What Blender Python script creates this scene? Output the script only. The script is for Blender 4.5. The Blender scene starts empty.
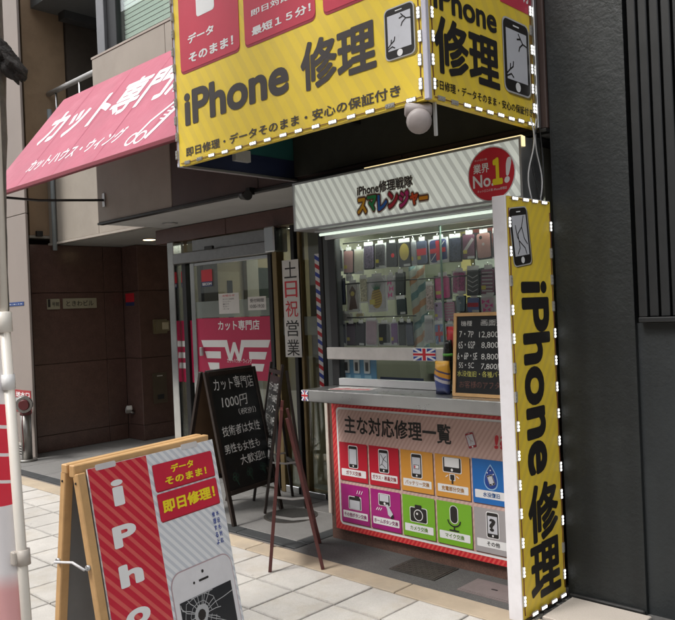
import bpy, bmesh, math, random
import numpy as np
from mathutils import Vector, Matrix
random.seed(7)
rnd = random.Random(11)
sc = bpy.context.scene
COL = sc.collection

# ------------------------------------------------------------------ camera
F_PX, W_PX, H_PX, EYE = 765.0, 675.0, 620.0, 1.5
YAW, PITCH, ROLL = math.radians(43.68), math.radians(-0.07), math.radians(2.4)
fw = np.array([-math.sin(YAW)*math.cos(PITCH), math.cos(YAW)*math.cos(PITCH), math.sin(PITCH)])
r0 = np.cross(fw, [0, 0, 1]); r0 /= np.linalg.norm(r0)
d0 = np.cross(fw, r0)
rt = math.cos(ROLL)*r0 + math.sin(ROLL)*d0
dn = -math.sin(ROLL)*r0 + math.cos(ROLL)*d0
EYEP = np.array([0, 0, EYE])
cam = bpy.data.cameras.new('camera'); camo = bpy.data.objects.new('camera', cam); COL.objects.link(camo)
cam.sensor_fit = 'HORIZONTAL'; cam.sensor_width = 36.0; cam.lens = 36.0*F_PX/W_PX
cam.clip_start = 0.05; cam.clip_end = 2000
m = Matrix.Identity(4)
for i in range(3):
    m[i][0] = rt[i]; m[i][1] = -dn[i]; m[i][2] = -fw[i]; m[i][3] = EYEP[i]
camo.matrix_world = m
sc.camera = camo

# ------------------------------------------------------------------ world, sun, exposure
SUN_EL, SUN_AZ = math.radians(55), math.radians(200)     # overcast street light from behind the camera
wd = bpy.data.worlds.new('World'); sc.world = wd; wd.use_nodes = True
nt = wd.node_tree; nt.nodes.clear()
sky = nt.nodes.new('ShaderNodeTexSky'); sky.sky_type = 'NISHITA'; sky.sun_disc = False
sky.sun_elevation = SUN_EL; sky.sun_rotation = SUN_AZ; sky.air_density = 1.6; sky.dust_density = 4.0; sky.ozone_density = 1.0
hs = nt.nodes.new('ShaderNodeHueSaturation'); hs.inputs['Saturation'].default_value = 0.16
bg = nt.nodes.new('ShaderNodeBackground'); bg.inputs['Strength'].default_value = 0.12
wo = nt.nodes.new('ShaderNodeOutputWorld')
nt.links.new(sky.outputs[0], hs.inputs['Color']); nt.links.new(hs.outputs[0], bg.inputs['Color']); nt.links.new(bg.outputs[0], wo.inputs[0])
sl = bpy.data.lights.new('sun', 'SUN'); sl.energy = 1.1; sl.angle = math.radians(14); sl.color = (1.0, 0.965, 0.92)
so = bpy.data.objects.new('sun', sl); COL.objects.link(so)
sdir = Vector((math.sin(SUN_AZ)*math.cos(SUN_EL), math.cos(SUN_AZ)*math.cos(SUN_EL), math.sin(SUN_EL)))
so.rotation_euler = (-sdir).to_track_quat('-Z', 'Y').to_euler(); so.location = (0, -5, 12)
sc.view_settings.view_transform = 'Standard'; sc.view_settings.look = 'None'
sc.view_settings.gamma = 1.0; sc.view_settings.use_curve_mapping = False
sc.view_settings.exposure = 1.28
sc.cycles.use_denoising = True
sc.cycles.max_bounces = 7; sc.cycles.transparent_max_bounces = 16; sc.cycles.glossy_bounces = 3; sc.cycles.diffuse_bounces = 4
sc.cycles.caustics_reflective = False; sc.cycles.caustics_refractive = False
sc.cycles.sample_clamp_indirect = 6.0

# ------------------------------------------------------------------ pixel helpers
def ray(x, y):
    return rt*((x-W_PX/2)/F_PX) + dn*((y-H_PX/2)/F_PX) + fw
def hit(x, y, O, N):
    d = ray(x, y); t = np.dot(np.array(O)-EYEP, N)/np.dot(d, N)
    return EYEP + d*t
def onz(x, y, z=0.0): return hit(x, y, (0, 0, z), np.array([0, 0, 1.0]))
def ony(x, y, Y): return hit(x, y, (0, Y, 0), np.array([0, 1.0, 0]))
def onx(x, y, X): return hit(x, y, (X, 0, 0), np.array([1.0, 0, 0]))
def proj(P):
    q = np.array(P, float)-EYEP
    z = q@fw
    return (q@rt/z*F_PX+W_PX/2, q@dn/z*F_PX+H_PX/2, z)

# ------------------------------------------------------------------ materials
MATS = {}
def newmat(name):
    mt = bpy.data.materials.new(name); mt.use_nodes = True
    n = mt.node_tree; b = n.nodes['Principled BSDF']
    return mt, n, b
def L(n, a, b): n.links.new(a, b)
def noise_fac(n, scale, detail=4, rough=.6, coord='Object', loc=None):
    tc = n.nodes.new('ShaderNodeTexCoord'); ns = n.nodes.new('ShaderNodeTexNoise')
    ns.inputs['Scale'].default_value = scale; ns.inputs['Detail'].default_value = detail; ns.inputs['Roughness'].default_value = rough
    src = tc.outputs[coord]
    if loc is not None:
        oi = n.nodes.new('ShaderNodeObjectInfo'); ad = n.nodes.new('ShaderNodeVectorMath'); ad.operation = 'MULTIPLY_ADD'
        cb = n.nodes.new('ShaderNodeCombineXYZ')
        for k in range(3): L(n, oi.outputs['Random'], cb.inputs[k])
        ad.inputs[1].default_value = (loc, loc*1.7, loc*.6); L(n, cb.outputs[0], ad.inputs[0]); L(n, src, ad.inputs[2])
        src = ad.outputs[0]
    L(n, src, ns.inputs['Vector'])
    return ns.outputs['Fac']
def mult(n, colsock, fac, lo, hi):
    mr = n.nodes.new('ShaderNodeMapRange'); mr.inputs[1].default_value = .25; mr.inputs[2].default_value = .75
    mr.inputs[3].default_value = lo; mr.inputs[4].default_value = hi
    L(n, fac, mr.inputs[0])
    hv = n.nodes.new('ShaderNodeHueSaturation'); L(n, mr.outputs[0], hv.inputs['Value'])
    if isinstance(colsock, tuple): hv.inputs['Color'].default_value = (*colsock[:3], 1)
    else: L(n, colsock, hv.inputs['Color'])
    return hv.outputs[0]
def mat(name, col, rough=.55, metal=0.0, var=.1, scale=6, bump=0.0, bscale=120, rand=0.0, spec=.5, emit=None, es=1.0,
        stain=None, stain_scale=2.0, stain_amt=.5, coat=0.0, colnodes=None, spots=0.0, rvar=.12, streak=0.0, gum=0.0, edge=0.0, bdist=.004):
    if name in MATS: return MATS[name]
    mt, n, b = newmat(name)
    b.inputs['Roughness'].default_value = rough; b.inputs['Metallic'].default_value = metal
    b.inputs['Specular IOR Level'].default_value = spec
    if coat: b.inputs['Coat Weight'].default_value = coat; b.inputs['Coat Roughness'].default_value = .08
    c = colnodes(n) if colnodes else tuple(col)
    locv = 7.3 if rand else None
    c = mult(n, c, noise_fac(n, scale, 5, .65, loc=locv), 1-var, 1+var)
    if spots: c = mult(n, c, noise_fac(n, 170, 2, .5, loc=locv), 1-spots, 1+spots)
    if stain:
        mx = n.nodes.new('ShaderNodeMix'); mx.data_type = 'RGBA'
        mr = n.nodes.new('ShaderNodeMapRange'); mr.inputs[1].default_value = .5; mr.inputs[2].default_value = .72; mr.inputs[4].default_value = stain_amt
        L(n, noise_fac(n, stain_scale, 6, .7, loc=locv), mr.inputs[0]); L(n, mr.outputs[0], mx.inputs[0])
        L(n, c, mx.inputs[6]); mx.inputs[7].default_value = (*stain, 1); c = mx.outputs[2]
    if streak:
        tc = n.nodes.new('ShaderNodeTexCoord'); vm = n.nodes.new('ShaderNodeVectorMath'); vm.operation = 'MULTIPLY'; vm.inputs[1].default_value = (9, 9, .5); L(n, tc.outputs['Object'], vm.inputs[0])
        ns = n.nodes.new('ShaderNodeTexNoise'); ns.inputs['Scale'].default_value = 1; ns.inputs['Detail'].default_value = 6; L(n, vm.outputs[0], ns.inputs['Vector']); c = mult(n, c, ns.outputs['Fac'], 1-streak, 1+streak)
    if gum:
        vo = n.nodes.new('ShaderNodeTexVoronoi'); vo.inputs['Scale'].default_value = 6.5; tc = n.nodes.new('ShaderNodeTexCoord'); oi = n.nodes.new('ShaderNodeObjectInfo'); ad = n.nodes.new('ShaderNodeVectorMath'); ad.operation = 'ADD'
        L(n, tc.outputs['Object'], ad.inputs[0]); L(n, oi.outputs['Location'], ad.inputs[1]); L(n, ad.outputs[0], vo.inputs['Vector'])
        mr = n.nodes.new('ShaderNodeMapRange'); mr.inputs[1].default_value = .05; mr.inputs[2].default_value = .075; mr.inputs[3].default_value = 1-gum; mr.inputs[4].default_value = 1; L(n, vo.outputs['Distance'], mr.inputs[0])
        hv = n.nodes.new('ShaderNodeHueSaturation'); L(n, mr.outputs[0], hv.inputs['Value']); L(n, c, hv.inputs['Color']); c = hv.outputs[0]
        big_ = n.nodes.new('ShaderNodeTexNoise'); big_.inputs['Scale'].default_value = 1.3; big_.inputs['Detail'].default_value = 7; big_.inputs['Roughness'].default_value = .7; L(n, ad.outputs[0], big_.inputs['Vector']); c = mult(n, c, big_.outputs['Fac'], .80, 1.12)
    if edge:
        tc = n.nodes.new('ShaderNodeTexCoord'); ab_ = n.nodes.new('ShaderNodeVectorMath'); ab_.operation = 'ABSOLUTE'; L(n, tc.outputs['Object'], ab_.inputs[0]); sp_ = n.nodes.new('ShaderNodeSeparateXYZ'); L(n, ab_.outputs[0], sp_.inputs[0])
        mxm = n.nodes.new('ShaderNodeMath'); mxm.operation = 'MAXIMUM'; L(n, sp_.outputs[0], mxm.inputs[0]); L(n, sp_.outputs[1], mxm.inputs[1])
        nm_ = n.nodes.new('ShaderNodeMath'); nm_.operation = 'MULTIPLY_ADD'; nm_.inputs[1].default_value = .03; L(n, noise_fac(n, 22, 4, .6, loc=7.3), nm_.inputs[0]); L(n, mxm.outputs[0], nm_.inputs[2])
        mr = n.nodes.new('ShaderNodeMapRange'); mr.inputs[1].default_value = .150; mr.inputs[2].default_value = .166; mr.inputs[3].default_value = 1; mr.inputs[4].default_value = 1-edge; L(n, nm_.outputs[0], mr.inputs[0])
        hv = n.nodes.new('ShaderNodeHueSaturation'); L(n, mr.outputs[0], hv.inputs['Value']); L(n, c, hv.inputs['Color']); c = hv.outputs[0]
    if rand:
        oi = n.nodes.new('ShaderNodeObjectInfo'); mr = n.nodes.new('ShaderNodeMapRange')
        mr.inputs[3].default_value = 1-rand; mr.inputs[4].default_value = 1+rand; L(n, oi.outputs['Random'], mr.inputs[0])
        hv = n.nodes.new('ShaderNodeHueSaturation'); L(n, mr.outputs[0], hv.inputs['Value']); L(n, c, hv.inputs['Color']); c = hv.outputs[0]
    L(n, c, b.inputs['Base Color'])
    if rvar:
        mr = n.nodes.new('ShaderNodeMapRange'); mr.inputs[3].default_value = max(.02, rough-rvar*rough); mr.inputs[4].default_value = min(1, rough+rvar*rough*2)
        L(n, noise_fac(n, scale*2.3, 4, .6), mr.inputs[0]); L(n, mr.outputs[0], b.inputs['Roughness'])
    if bump:
        bp = n.nodes.new('ShaderNodeBump'); bp.inputs['Strength'].default_value = min(1, bump); bp.inputs['Distance'].default_value = bdist
        L(n, noise_fac(n, bscale, 5, .6), bp.inputs['Height']); L(n, bp.outputs[0], b.inputs['Normal'])
    if emit == 'print':
        L(n, c, b.inputs['Emission Color']); b.inputs['Emission Strength'].default_value = es
    elif emit:
        b.inputs['Emission Color'].default_value = (*emit, 1); b.inputs['Emission Strength'].default_value = es
    MATS[name] = mt
    return mt
def stripes(c1, c2, vec, freq, duty=.5, soft=.04):
    """colour of diagonal printed stripes: vec in object axes, freq stripes per metre"""
    def f(n):
        tc = n.nodes.new('ShaderNodeTexCoord'); dp = n.nodes.new('ShaderNodeVectorMath'); dp.operation = 'DOT_PRODUCT'
        L(n, tc.outputs['Object'], dp.inputs[0]); dp.inputs[1].default_value = tuple(float(v)*freq for v in vec)
        fr = n.nodes.new('ShaderNodeMath'); fr.operation = 'FRACT'; L(n, dp.outputs['Value'], fr.inputs[0])
        cr = n.nodes.new('ShaderNodeValToRGB'); e = cr.color_ramp.elements
        e[0].position = 0; e[0].color = (*c1, 1); e[1].position = duty; e[1].color = (*c1, 1)
        x = e.new(min(.99, duty+soft)); x.color = (*c2, 1); x = e.new(1-soft); x.color = (*c2, 1); x = e.new(1.0); x.color = (*c1, 1)
        L(n, fr.outputs[0], cr.inputs[0]); return cr.outputs[0]
    return f
def glass(name, tint=(1, 1, 1), ior=1.5, rough=.0, refl=1.0, alpha_col=None, alpha=0.0):
    if name in MATS: return MATS[name]
    mt = bpy.data.materials.new(name); mt.use_nodes = True; n = mt.node_tree; n.nodes.clear()
    o = n.nodes.new('ShaderNodeOutputMaterial'); t = n.nodes.new('ShaderNodeBsdfTransparent'); g = n.nodes.new('ShaderNodeBsdfGlossy')
    t.inputs[0].default_value = (*tint, 1); g.inputs['Roughness'].default_value = rough; g.inputs[0].default_value = (.95, .97, .97, 1)
    fr = n.nodes.new('ShaderNodeFresnel'); ge = n.nodes.new('ShaderNodeNewGeometry'); mi = n.nodes.new('ShaderNodeMath'); mi.operation = 'MULTIPLY_ADD'
    mi.inputs[1].default_value = 1/ior-ior; mi.inputs[2].default_value = ior; L(n, ge.outputs['Backfacing'], mi.inputs[0]); L(n, mi.outputs[0], fr.inputs[0])   # same reflectance from both sides of the pane
    ml = n.nodes.new('ShaderNodeMath'); ml.operation = 'MULTIPLY'; ml.inputs[1].default_value = refl; L(n, fr.outputs[0], ml.inputs[0])
    mx = n.nodes.new('ShaderNodeMixShader'); L(n, ml.outputs[0], mx.inputs[0]); L(n, t.outputs[0], mx.inputs[1]); L(n, g.outputs[0], mx.inputs[2])
    out = mx.outputs[0]
    if alpha:
        df = n.nodes.new('ShaderNodeBsdfDiffuse'); df.inputs[0].default_value = (*alpha_col, 1)
        m2 = n.nodes.new('ShaderNodeMixShader'); m2.inputs[0].default_value = alpha; L(n, out, m2.inputs[1]); L(n, df.outputs[0], m2.inputs[2]); out = m2.outputs[0]
    # a little dust film, so that the pane is not perfectly clean
    L(n, out, o.inputs[0]); MATS[name] = mt; return mt
def emission(name, col, s):
    return mat(name, col, .4, emit=col, es=s, var=.02)
def srgb(r, g, b):
    f = lambda v: (v/255/12.92) if v/255 <= .04045 else ((v/255+.055)/1.055)**2.4
    return (f(r), f(g), f(b))

# ------------------------------------------------------------------ object helpers
def tag(o, label=None, cat=None, group=None, kind=None):
    if label: o['label'] = label
    if cat: o['category'] = cat
    if group: o['group'] = group
    if kind: o['kind'] = kind
    return o
def thing(name, label, cat, loc=(0, 0, 0), group=None):
    o = bpy.data.objects.new(name, None); COL.objects.link(o); o.location = loc; o.empty_display_size = .1
    return tag(o, label, cat, group)
ORG = {}
def origin_of(p):
    v = Vector((0, 0, 0))
    while p is not None: v += p.location; p = p.parent
    return v
def mesh_obj(name, verts, faces, mt, parent=None, smooth=False, loc=None):
    me = bpy.data.meshes.new(name)
    if parent is not None: off = origin_of(parent)
    else: off = Vector(loc) if loc is not None else Vector((0, 0, 0))
    me.from_pydata([tuple(Vector(v)-off) for v in verts], [], faces)
    if mt: me.materials.append(mt)
    if smooth:
        for p in me.polygons: p.use_smooth = True
    o = bpy.data.objects.new(name, me); COL.objects.link(o)
    if parent is not None: o.parent = parent
    else: o.location = off
    return o
def bm_obj(name, bm, mt, parent=None, smooth=False, loc=None):
    me = bpy.data.meshes.new(name)
    off = origin_of(parent) if parent is not None else (Vector(loc) if loc is not None else Vector((0, 0, 0)))
    bmesh.ops.translate(bm, verts=bm.verts, vec=-off)
    bm.to_mesh(me); bm.free()
    if mt: me.materials.append(mt)
    if smooth:
        for p in me.polygons: p.use_smooth = True
    o = bpy.data.objects.new(name, me); COL.objects.link(o)
    if parent is not None: o.parent = parent
    else: o.location = off
    return o
def share(name, me, loc, parent=None, rot=None):
    """copy with shared mesh data; loc in world coordinates"""
    o = bpy.data.objects.new(name, me); COL.objects.link(o)
    if parent is not None: o.parent = parent; o.location = Vector(loc)-origin_of(parent)
    else: o.location = loc
    if rot: o.rotation_euler = rot
    return o
def add_box(bm, a, b, bevel=0.0):
    x0, y0, z0 = [min(a[i], b[i]) for i in range(3)]; x1, y1, z1 = [max(a[i], b[i]) for i in range(3)]
    vs = [bm.verts.new(p) for p in ((x0, y0, z0), (x1, y0, z0), (x1, y1, z0), (x0, y1, z0), (x0, y0, z1), (x1, y0, z1), (x1, y1, z1), (x0, y1, z1))]
    fs = [bm.faces.new([vs[i] for i in q]) for q in ((0, 3, 2, 1), (4, 5, 6, 7), (0, 1, 5, 4), (1, 2, 6, 5), (2, 3, 7, 6), (3, 0, 4, 7))]
    if bevel:
        es = list({e for f in fs for e in f.edges})
        bmesh.ops.bevel(bm, geom=es, offset=bevel, segments=1, affect='EDGES', profile=.5)
def box(name, a, b, mt, parent=None, bevel=0.0, loc=None):
    bm = bmesh.new(); add_box(bm, a, b, bevel)
    return bm_obj(name, bm, mt, parent, loc=loc)
def frame_axes(a, b):
    a, b = Vector(a), Vector(b); d = (b-a).normalized()
    h = Vector((0, 0, 1)) if abs(d.z) < .9 else Vector((1, 0, 0))
    s = d.cross(h).normalized(); t = s.cross(d).normalized()
    return a, b, d, s, t
def add_tube(bm, pts, r, n=10, cap=True):
    pts = [Vector(p) for p in pts]; rings = []
    rs = r if isinstance(r, (list, tuple)) else [r]*len(pts)
    s = None
    for i, p in enumerate(pts):
        d = (pts[min(i+1, len(pts)-1)]-pts[max(i-1, 0)]).normalized()
        if s is None:
            h = Vector((0, 0, 1)) if abs(d.z) < .9 else Vector((1, 0, 0)); s = d.cross(h).normalized()
        else: s = (s - d*s.dot(d)).normalized()
        t = s.cross(d)
        rings.append([bm.verts.new(p+(s*math.cos(2*math.pi*k/n)+t*math.sin(2*math.pi*k/n))*rs[i]) for k in range(n)])
    for a, b in zip(rings, rings[1:]):
        for k in range(n): bm.faces.new([a[k], a[(k+1) % n], b[(k+1) % n], b[k]])
    if cap: bm.faces.new(rings[0]); bm.faces.new(rings[-1][::-1])
def tube(name, pts, r, mt, parent=None, n=10, loc=None):
    bm = bmesh.new(); add_tube(bm, pts, r, n); bmesh.ops.recalc_face_normals(bm, faces=bm.faces)
    o = bm_obj(name, bm, mt, parent, smooth=True, loc=loc)
    for p in o.data.polygons:
        if len(p.vertices) > 4: p.use_smooth = False
    return o
def add_bar(bm, a, b, w, h, bevel=0.0, side=None):
    """rectangular bar from a to b, w across (side), h the other way"""
    a, b, d, s, t = frame_axes(a, b)
    if side is not None:
        s = (Vector(side)-d*Vector(side).dot(d)).normalized(); t = s.cross(d).normalized()
    vs = []
    for p in (a, b):
        for (i, j) in ((-1, -1), (1, -1), (1, 1), (-1, 1)): vs.append(bm.verts.new(p+s*(w/2*i)+t*(h/2*j)))
    fs = [bm.faces.new([vs[i] for i in q]) for q in ((0, 1, 2, 3), (7, 6, 5, 4), (0, 4, 5, 1), (1, 5, 6, 2), (2, 6, 7, 3), (3, 7, 4, 0))]
    if bevel:
        es = list({e for f in fs for e in f.edges}); bmesh.ops.bevel(bm, geom=es, offset=bevel, segments=1, affect='EDGES', profile=.5)
def bar(name, a, b, w, h, mt, parent=None, bevel=0.0, side=None):
    bm = bmesh.new(); add_bar(bm, a, b, w, h, bevel, side); bmesh.ops.recalc_face_normals(bm, faces=bm.faces)
    return bm_obj(name, bm, mt, parent)

class Face:
    """a flat board: origin, right, up (world); w is measured outwards"""
    def __init__(s, O, R, U):
        s.O = np.array(O, float); s.R = np.array(R, float)/np.linalg.norm(R); U = np.array(U, float); U = U-s.R*np.dot(U, s.R)
        s.U = U/np.linalg.norm(U); s.N = np.cross(s.R, s.U)
    def pt(s, u, v, w=0.0): return s.O+s.R*u+s.U*v+s.N*w
    def px(s, x, y, w=0.0):
        P = hit(x, y, s.O+s.N*w, s.N)-s.O
        return (float(np.dot(P, s.R)), float(np.dot(P, s.U)))
def flat(name, F, pts, w, mt, parent):
    return mesh_obj(name, [F.pt(u, v, w) for u, v in pts], [list(range(len(pts)))], mt, parent)
def slab(name, F, pts, w0, w1, mt, parent, loc=None):
    n = len(pts); vs = [F.pt(u, v, w1) for u, v in pts]+[F.pt(u, v, w0) for u, v in pts]
    fs = [list(range(n)), list(range(2*n-1, n-1, -1))]+[[i, i+n, (i+1) % n+n, (i+1) % n] for i in range(n)]
    return mesh_obj(name, vs, fs, mt, parent, loc=loc)
def rr(u0, v0, u1, v1, r=0.0, n=4):
    if r <= 0: return [(u0, v0), (u1, v0), (u1, v1), (u0, v1)]
    out = []
    for cx, cy, a in ((u1-r, v0+r, -90), (u1-r, v1-r, 0), (u0+r, v1-r, 90), (u0+r, v0+r, 180)):
        for k in range(n+1):
            t = math.radians(a+90*k/n); out.append((cx+r*math.cos(t), cy+r*math.sin(t)))
    return out
def circ(u, v, r, n=20, ry=None):
    return [(u+r*math.cos(2*math.pi*k/n), v+(ry or r)*math.sin(2*math.pi*k/n)) for k in range(n)]
def stroke(name, F, pts, width, w, mt, parent):
    """a flat printed polyline"""
    vs, fs = [], []
    for (a, b) in zip(pts, pts[1:]):
        a, b = Vector(a), Vector(b); d = (b-a)
        if d.length < 1e-6: continue
        d.normalize(); nrm = Vector((-d.y, d.x))*width/2; a2 = a-d*width*.3; b2 = b+d*width*.3; k = len(vs)
        for q in (a2-nrm, b2-nrm, b2+nrm, a2+nrm): vs.append(F.pt(q.x, q.y, w+len(fs)*1e-5))
        fs.append([k, k+1, k+2, k+3])
    return mesh_obj(name, vs, fs, mt, parent)
TXT = {}
from mathutils.geometry import delaunay_2d_cdt
def glyph_mesh(s, res=3, spacing=1.0):
    cu = bpy.data.curves.new('t', 'FONT'); cu.body = s; cu.resolution_u = res; cu.space_character = spacing
    ob = bpy.data.objects.new('t', cu); COL.objects.link(ob)
    me = bpy.data.meshes.new_from_object(ob)
    me.calc_loop_triangles()
    v = [tuple(q.co[:2]) for q in me.vertices]; f = [list(p.vertices) for p in me.loop_triangles]
    bpy.data.objects.remove(ob); bpy.data.curves.remove(cu); bpy.data.meshes.remove(me)
    return v, f
def text_mesh(s, off=0.0, res=3):
    """outline of the text as triangles; off thickens every stroke (exact union, no overlaps)"""
    key = (s, round(off, 4))
    if key in TXT: return TXT[key]
    v, f = glyph_mesh(s, (5 if s in ('iPhone', 'i', 'P', 'h', 'o', 'n', 'e') else 3) if s.isascii() else (2 if off > 0 else res))
    if off > 0.0005:
        cnt = {}; 
        key2 = {}; remap = []
        for p in v:
            q = (round(p[0], 5), round(p[1], 5)); remap.append(key2.setdefault(q, len(key2)))
        pv = [None]*len(key2)
        for q, i in key2.items(): pv[i] = q
        f2 = [[remap[i] for i in g_] for g_ in f]; f2 = [g_ for g_ in f2 if len(set(g_)) == len(g_)]
        for g_ in f2:
            for a_, b_ in zip(g_, g_[1:]+g_[:1]): e = (min(a_, b_), max(a_, b_)); cnt[e] = cnt.get(e, 0)+1
        allv = [Vector(p) for p in pv]; faces = list(f2)
        for (a_, b_), c_ in cnt.items():
            if c_ != 1: continue
            A, B = Vector(pv[a_]), Vector(pv[b_]); d = B-A
            if d.length < 1e-6: continue
            d.normalize(); n_ = Vector((-d.y, d.x))*off; k = len(allv)
            allv += [A-n_, B-n_, B-n_*.5+d*off*.85, B+n_*.5+d*off*.85, B+n_, A+n_, A+n_*.5-d*off*.85, A-n_*.5-d*off*.85]; faces.append(list(range(k, k+8)))
        out = delaunay_2d_cdt(allv, [], faces, 1, 1e-5, False)
        v = [tuple(p) for p in out[0]]; f = [list(q) for q in out[2]]
        va = np.array(v); cen_ = va[np.array(f)].mean(1) if all(len(q) == 3 for q in f) else np.array([va[q].mean(0) for q in f])
        od = np.argsort(cen_[:, 0]); cs = cen_[od]; xs_ = cs[:, 0]; kp = np.zeros(len(f), bool); pa_ = np.array(pv)
        for (a_, b_), c_ in cnt.items():
            if c_ != 1: continue
            A, B = pa_[a_], pa_[b_]; d = B-A; l2 = d@d
            if l2 < 1e-12: continue
            i0, i1 = np.searchsorted(xs_, (min(A[0], B[0])-off, max(A[0], B[0])+off)); C0 = cs[i0:i1]
            t_ = np.clip((C0-A)@d/l2, 0, 1); kp[i0:i1] |= ((C0-A-t_[:, None]*d)**2).sum(1) < off*off
        for g_ in f2:
            A, B, C_ = pa_[g_[0]], pa_[g_[1]], pa_[g_[2]]
            i0, i1 = np.searchsorted(xs_, (min(A[0], B[0], C_[0]), max(A[0], B[0], C_[0]))); C0 = cs[i0:i1]
            cr = lambda P, Q: (Q[0]-P[0])*(C0[:, 1]-P[1])-(Q[1]-P[1])*(C0[:, 0]-P[0])
            x_, y_, z_ = cr(A, B), cr(B, C_), cr(C_, A); kp[i0:i1] |= ((x_ >= 0) & (y_ >= 0) & (z_ >= 0)) | ((x_ <= 0) & (y_ <= 0) & (z_ <= 0))
        keep = np.zeros(len(f), bool); keep[od] = kp
        f = [q for q, k_ in zip(f, keep) if k_]
        used = sorted({i for q in f for i in q}); mp_ = {i: k for k, i in enumerate(used)}
        v = [v[i] for i in used]; f = [[mp_[i] for i in q] for q in f]
    TXT[key] = (np.array(v), f)
    return TXT[key]
def text(F, s, u0, v0, u1, v1, w, mt, parent, bold=.0, rot=0, grow=0.0, shear=0.0, name='lettering', jitter=0.0):
    """lettering fitted to a rectangle of the board; grow makes a border copy; full-width characters are single objects"""
    bold = max(0, bold); wide = not any(c.isascii() for c in s)
    def layout(off):
        if not wide: return [text_mesh(s, off)]
        out = []
        for i, c in enumerate(s):
            v, f = text_mesh(c, off); out.append((v+[i*1.0, 0], f))
        return out
    parts = layout(bold); turn = (lambda v: np.stack([v[:, 1], -v[:, 0]], 1)) if rot == -90 else (lambda v: v)
    if jitter:
        r = random.Random(len(s)*7+ord(s[0])); p2 = []
        for v, f in parts:
            ph = [r.uniform(0, 6.3) for _ in range(6)]; q = v.copy()
            q[:, 0] += jitter*6*np.sin(v[:, 1]*5+ph[0])+jitter*3*np.sin(v[:, 1]*11+ph[1]); q[:, 1] += jitter*6*np.sin(v[:, 0]*5+ph[2])+jitter*3*np.sin(v[:, 0]*12+ph[3])+jitter*5*r.uniform(-1, 1); p2.append((q, f))
        parts = p2
    allv = np.concatenate([turn(v) for v, f in parts]); lo, hi = allv.min(0), allv.max(0); sx = (u1-u0)/(hi[0]-lo[0]); sy = (v1-v0)/(hi[1]-lo[1])
    if grow: parts = layout(bold+grow)
    qs = []
    for v, f in parts:
        q = (turn(v)-lo)*[sx, sy]
        if shear: q[:, 0] += q[:, 1]*shear
        qs.append(([F.pt(u0+a, v0+b, w) for a, b in q], f))
    if len(qs) > 1 and min(sx, sy) < .022:       # fine print stays one piece
        vs, fs = [], []
        for v, f in qs: fs += [[i+len(vs) for i in g_] for g_ in f]; vs += v
        qs = [(vs, fs)]
    o = None
    for v, f in qs: o = mesh_obj(name, v, f, mt, parent)
    return o
def text_px(F, s, bl, tr, w, mt, parent, **k):
    a = F.px(*bl); b = F.px(*tr); return text(F, s, a[0], a[1], b[0], b[1], w, mt, parent, **k)

# ------------------------------------------------------------------ common materials
M = {}
M['yellow'] = None
BLACK_INK = mat('black print ink', (.016, .014, .013), .45, var=.05)
GREY_INK = mat('dark grey print ink', (.035, .03, .03), .5, var=.05)
WHITE_INK = mat('white print ink', (.78, .78, .78), .5, var=.04)
RED_INK = mat('red print ink', (.56, .02, .035), .45, var=.05)
DKRED_INK = mat('dark red print ink', (.3, .012, .02), .45, var=.05)
YEL_INK = mat('yellow print ink', (.85, .68, .02), .45, var=.04)
SCREEN_INK = mat('pale phone screen print', (.55, .56, .6), .45, var=.04)
PVC = mat('white sign board edge', (.72, .7, .72), .5, var=.05, stain=(.45, .42, .4), stain_amt=.25, stain_scale=7)
STEEL = mat('brushed stainless steel', (.66, .66, .65), .27, 1.0, var=.05, scale=8, rvar=.3)
CHROME = mat('polished steel frame', (.6, .61, .6), .14, 1.0, var=.08, rvar=.3)
ALU = mat('dull aluminium', (.5, .5, .5), .4, 1.0, var=.08)
DKMETAL = mat('dark bronze metal', (.035, .034, .033), .4, .6, var=.1)
BLACKPAINT = mat('black painted metal', (.012, .012, .013), .45, var=.15)
LED_ON = emission('lit white led', (1, 1, .97), 2.6)
LED_BODY = mat('white led module body', (.34, .33, .31), .4, var=.05)
WIRE_W = mat('white cable sheath', (.5, .5, .5), .5)
WIRE_R = mat('brown red led wire', (.16, .05, .03), .5)
WIRE_B = mat('black cable sheath', (.015, .015, .015), .5)
PINE = mat('varnished pine wood', (.56, .34, .15), .45, var=.16, scale=9, bump=.06, bscale=60, stain=(.36, .19, .07), stain_amt=.3, stain_scale=5)

# ================================================================== THE SETTING
ASPH = mat('dark asphalt', (.085, .083, .08), .85, var=.18, scale=4, bump=.5, bscale=220, spots=.35)
ROAD = mat('road asphalt', (.05, .05, .052), .85, var=.15, scale=1.5, bump=.4, bscale=150, spots=.3)
CONC = mat('old concrete floor', (.125, .12, .115), .8, var=.2, scale=3, bump=.3, bscale=160, spots=.2, stain=(.075, .072, .07), stain_amt=.5, stain_scale=2.4)
g = mesh_obj('ground', [(-300, -300, -.16), (300, -300, -.16), (300, 300, -.16), (-300, 300, -.16)], [[0, 1, 2, 3]], ROAD); tag(g, kind='structure')
g = box('road', (-120, -9.5, -.156), (120, -1.3, -.13), ROAD); tag(g, kind='structure')
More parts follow.
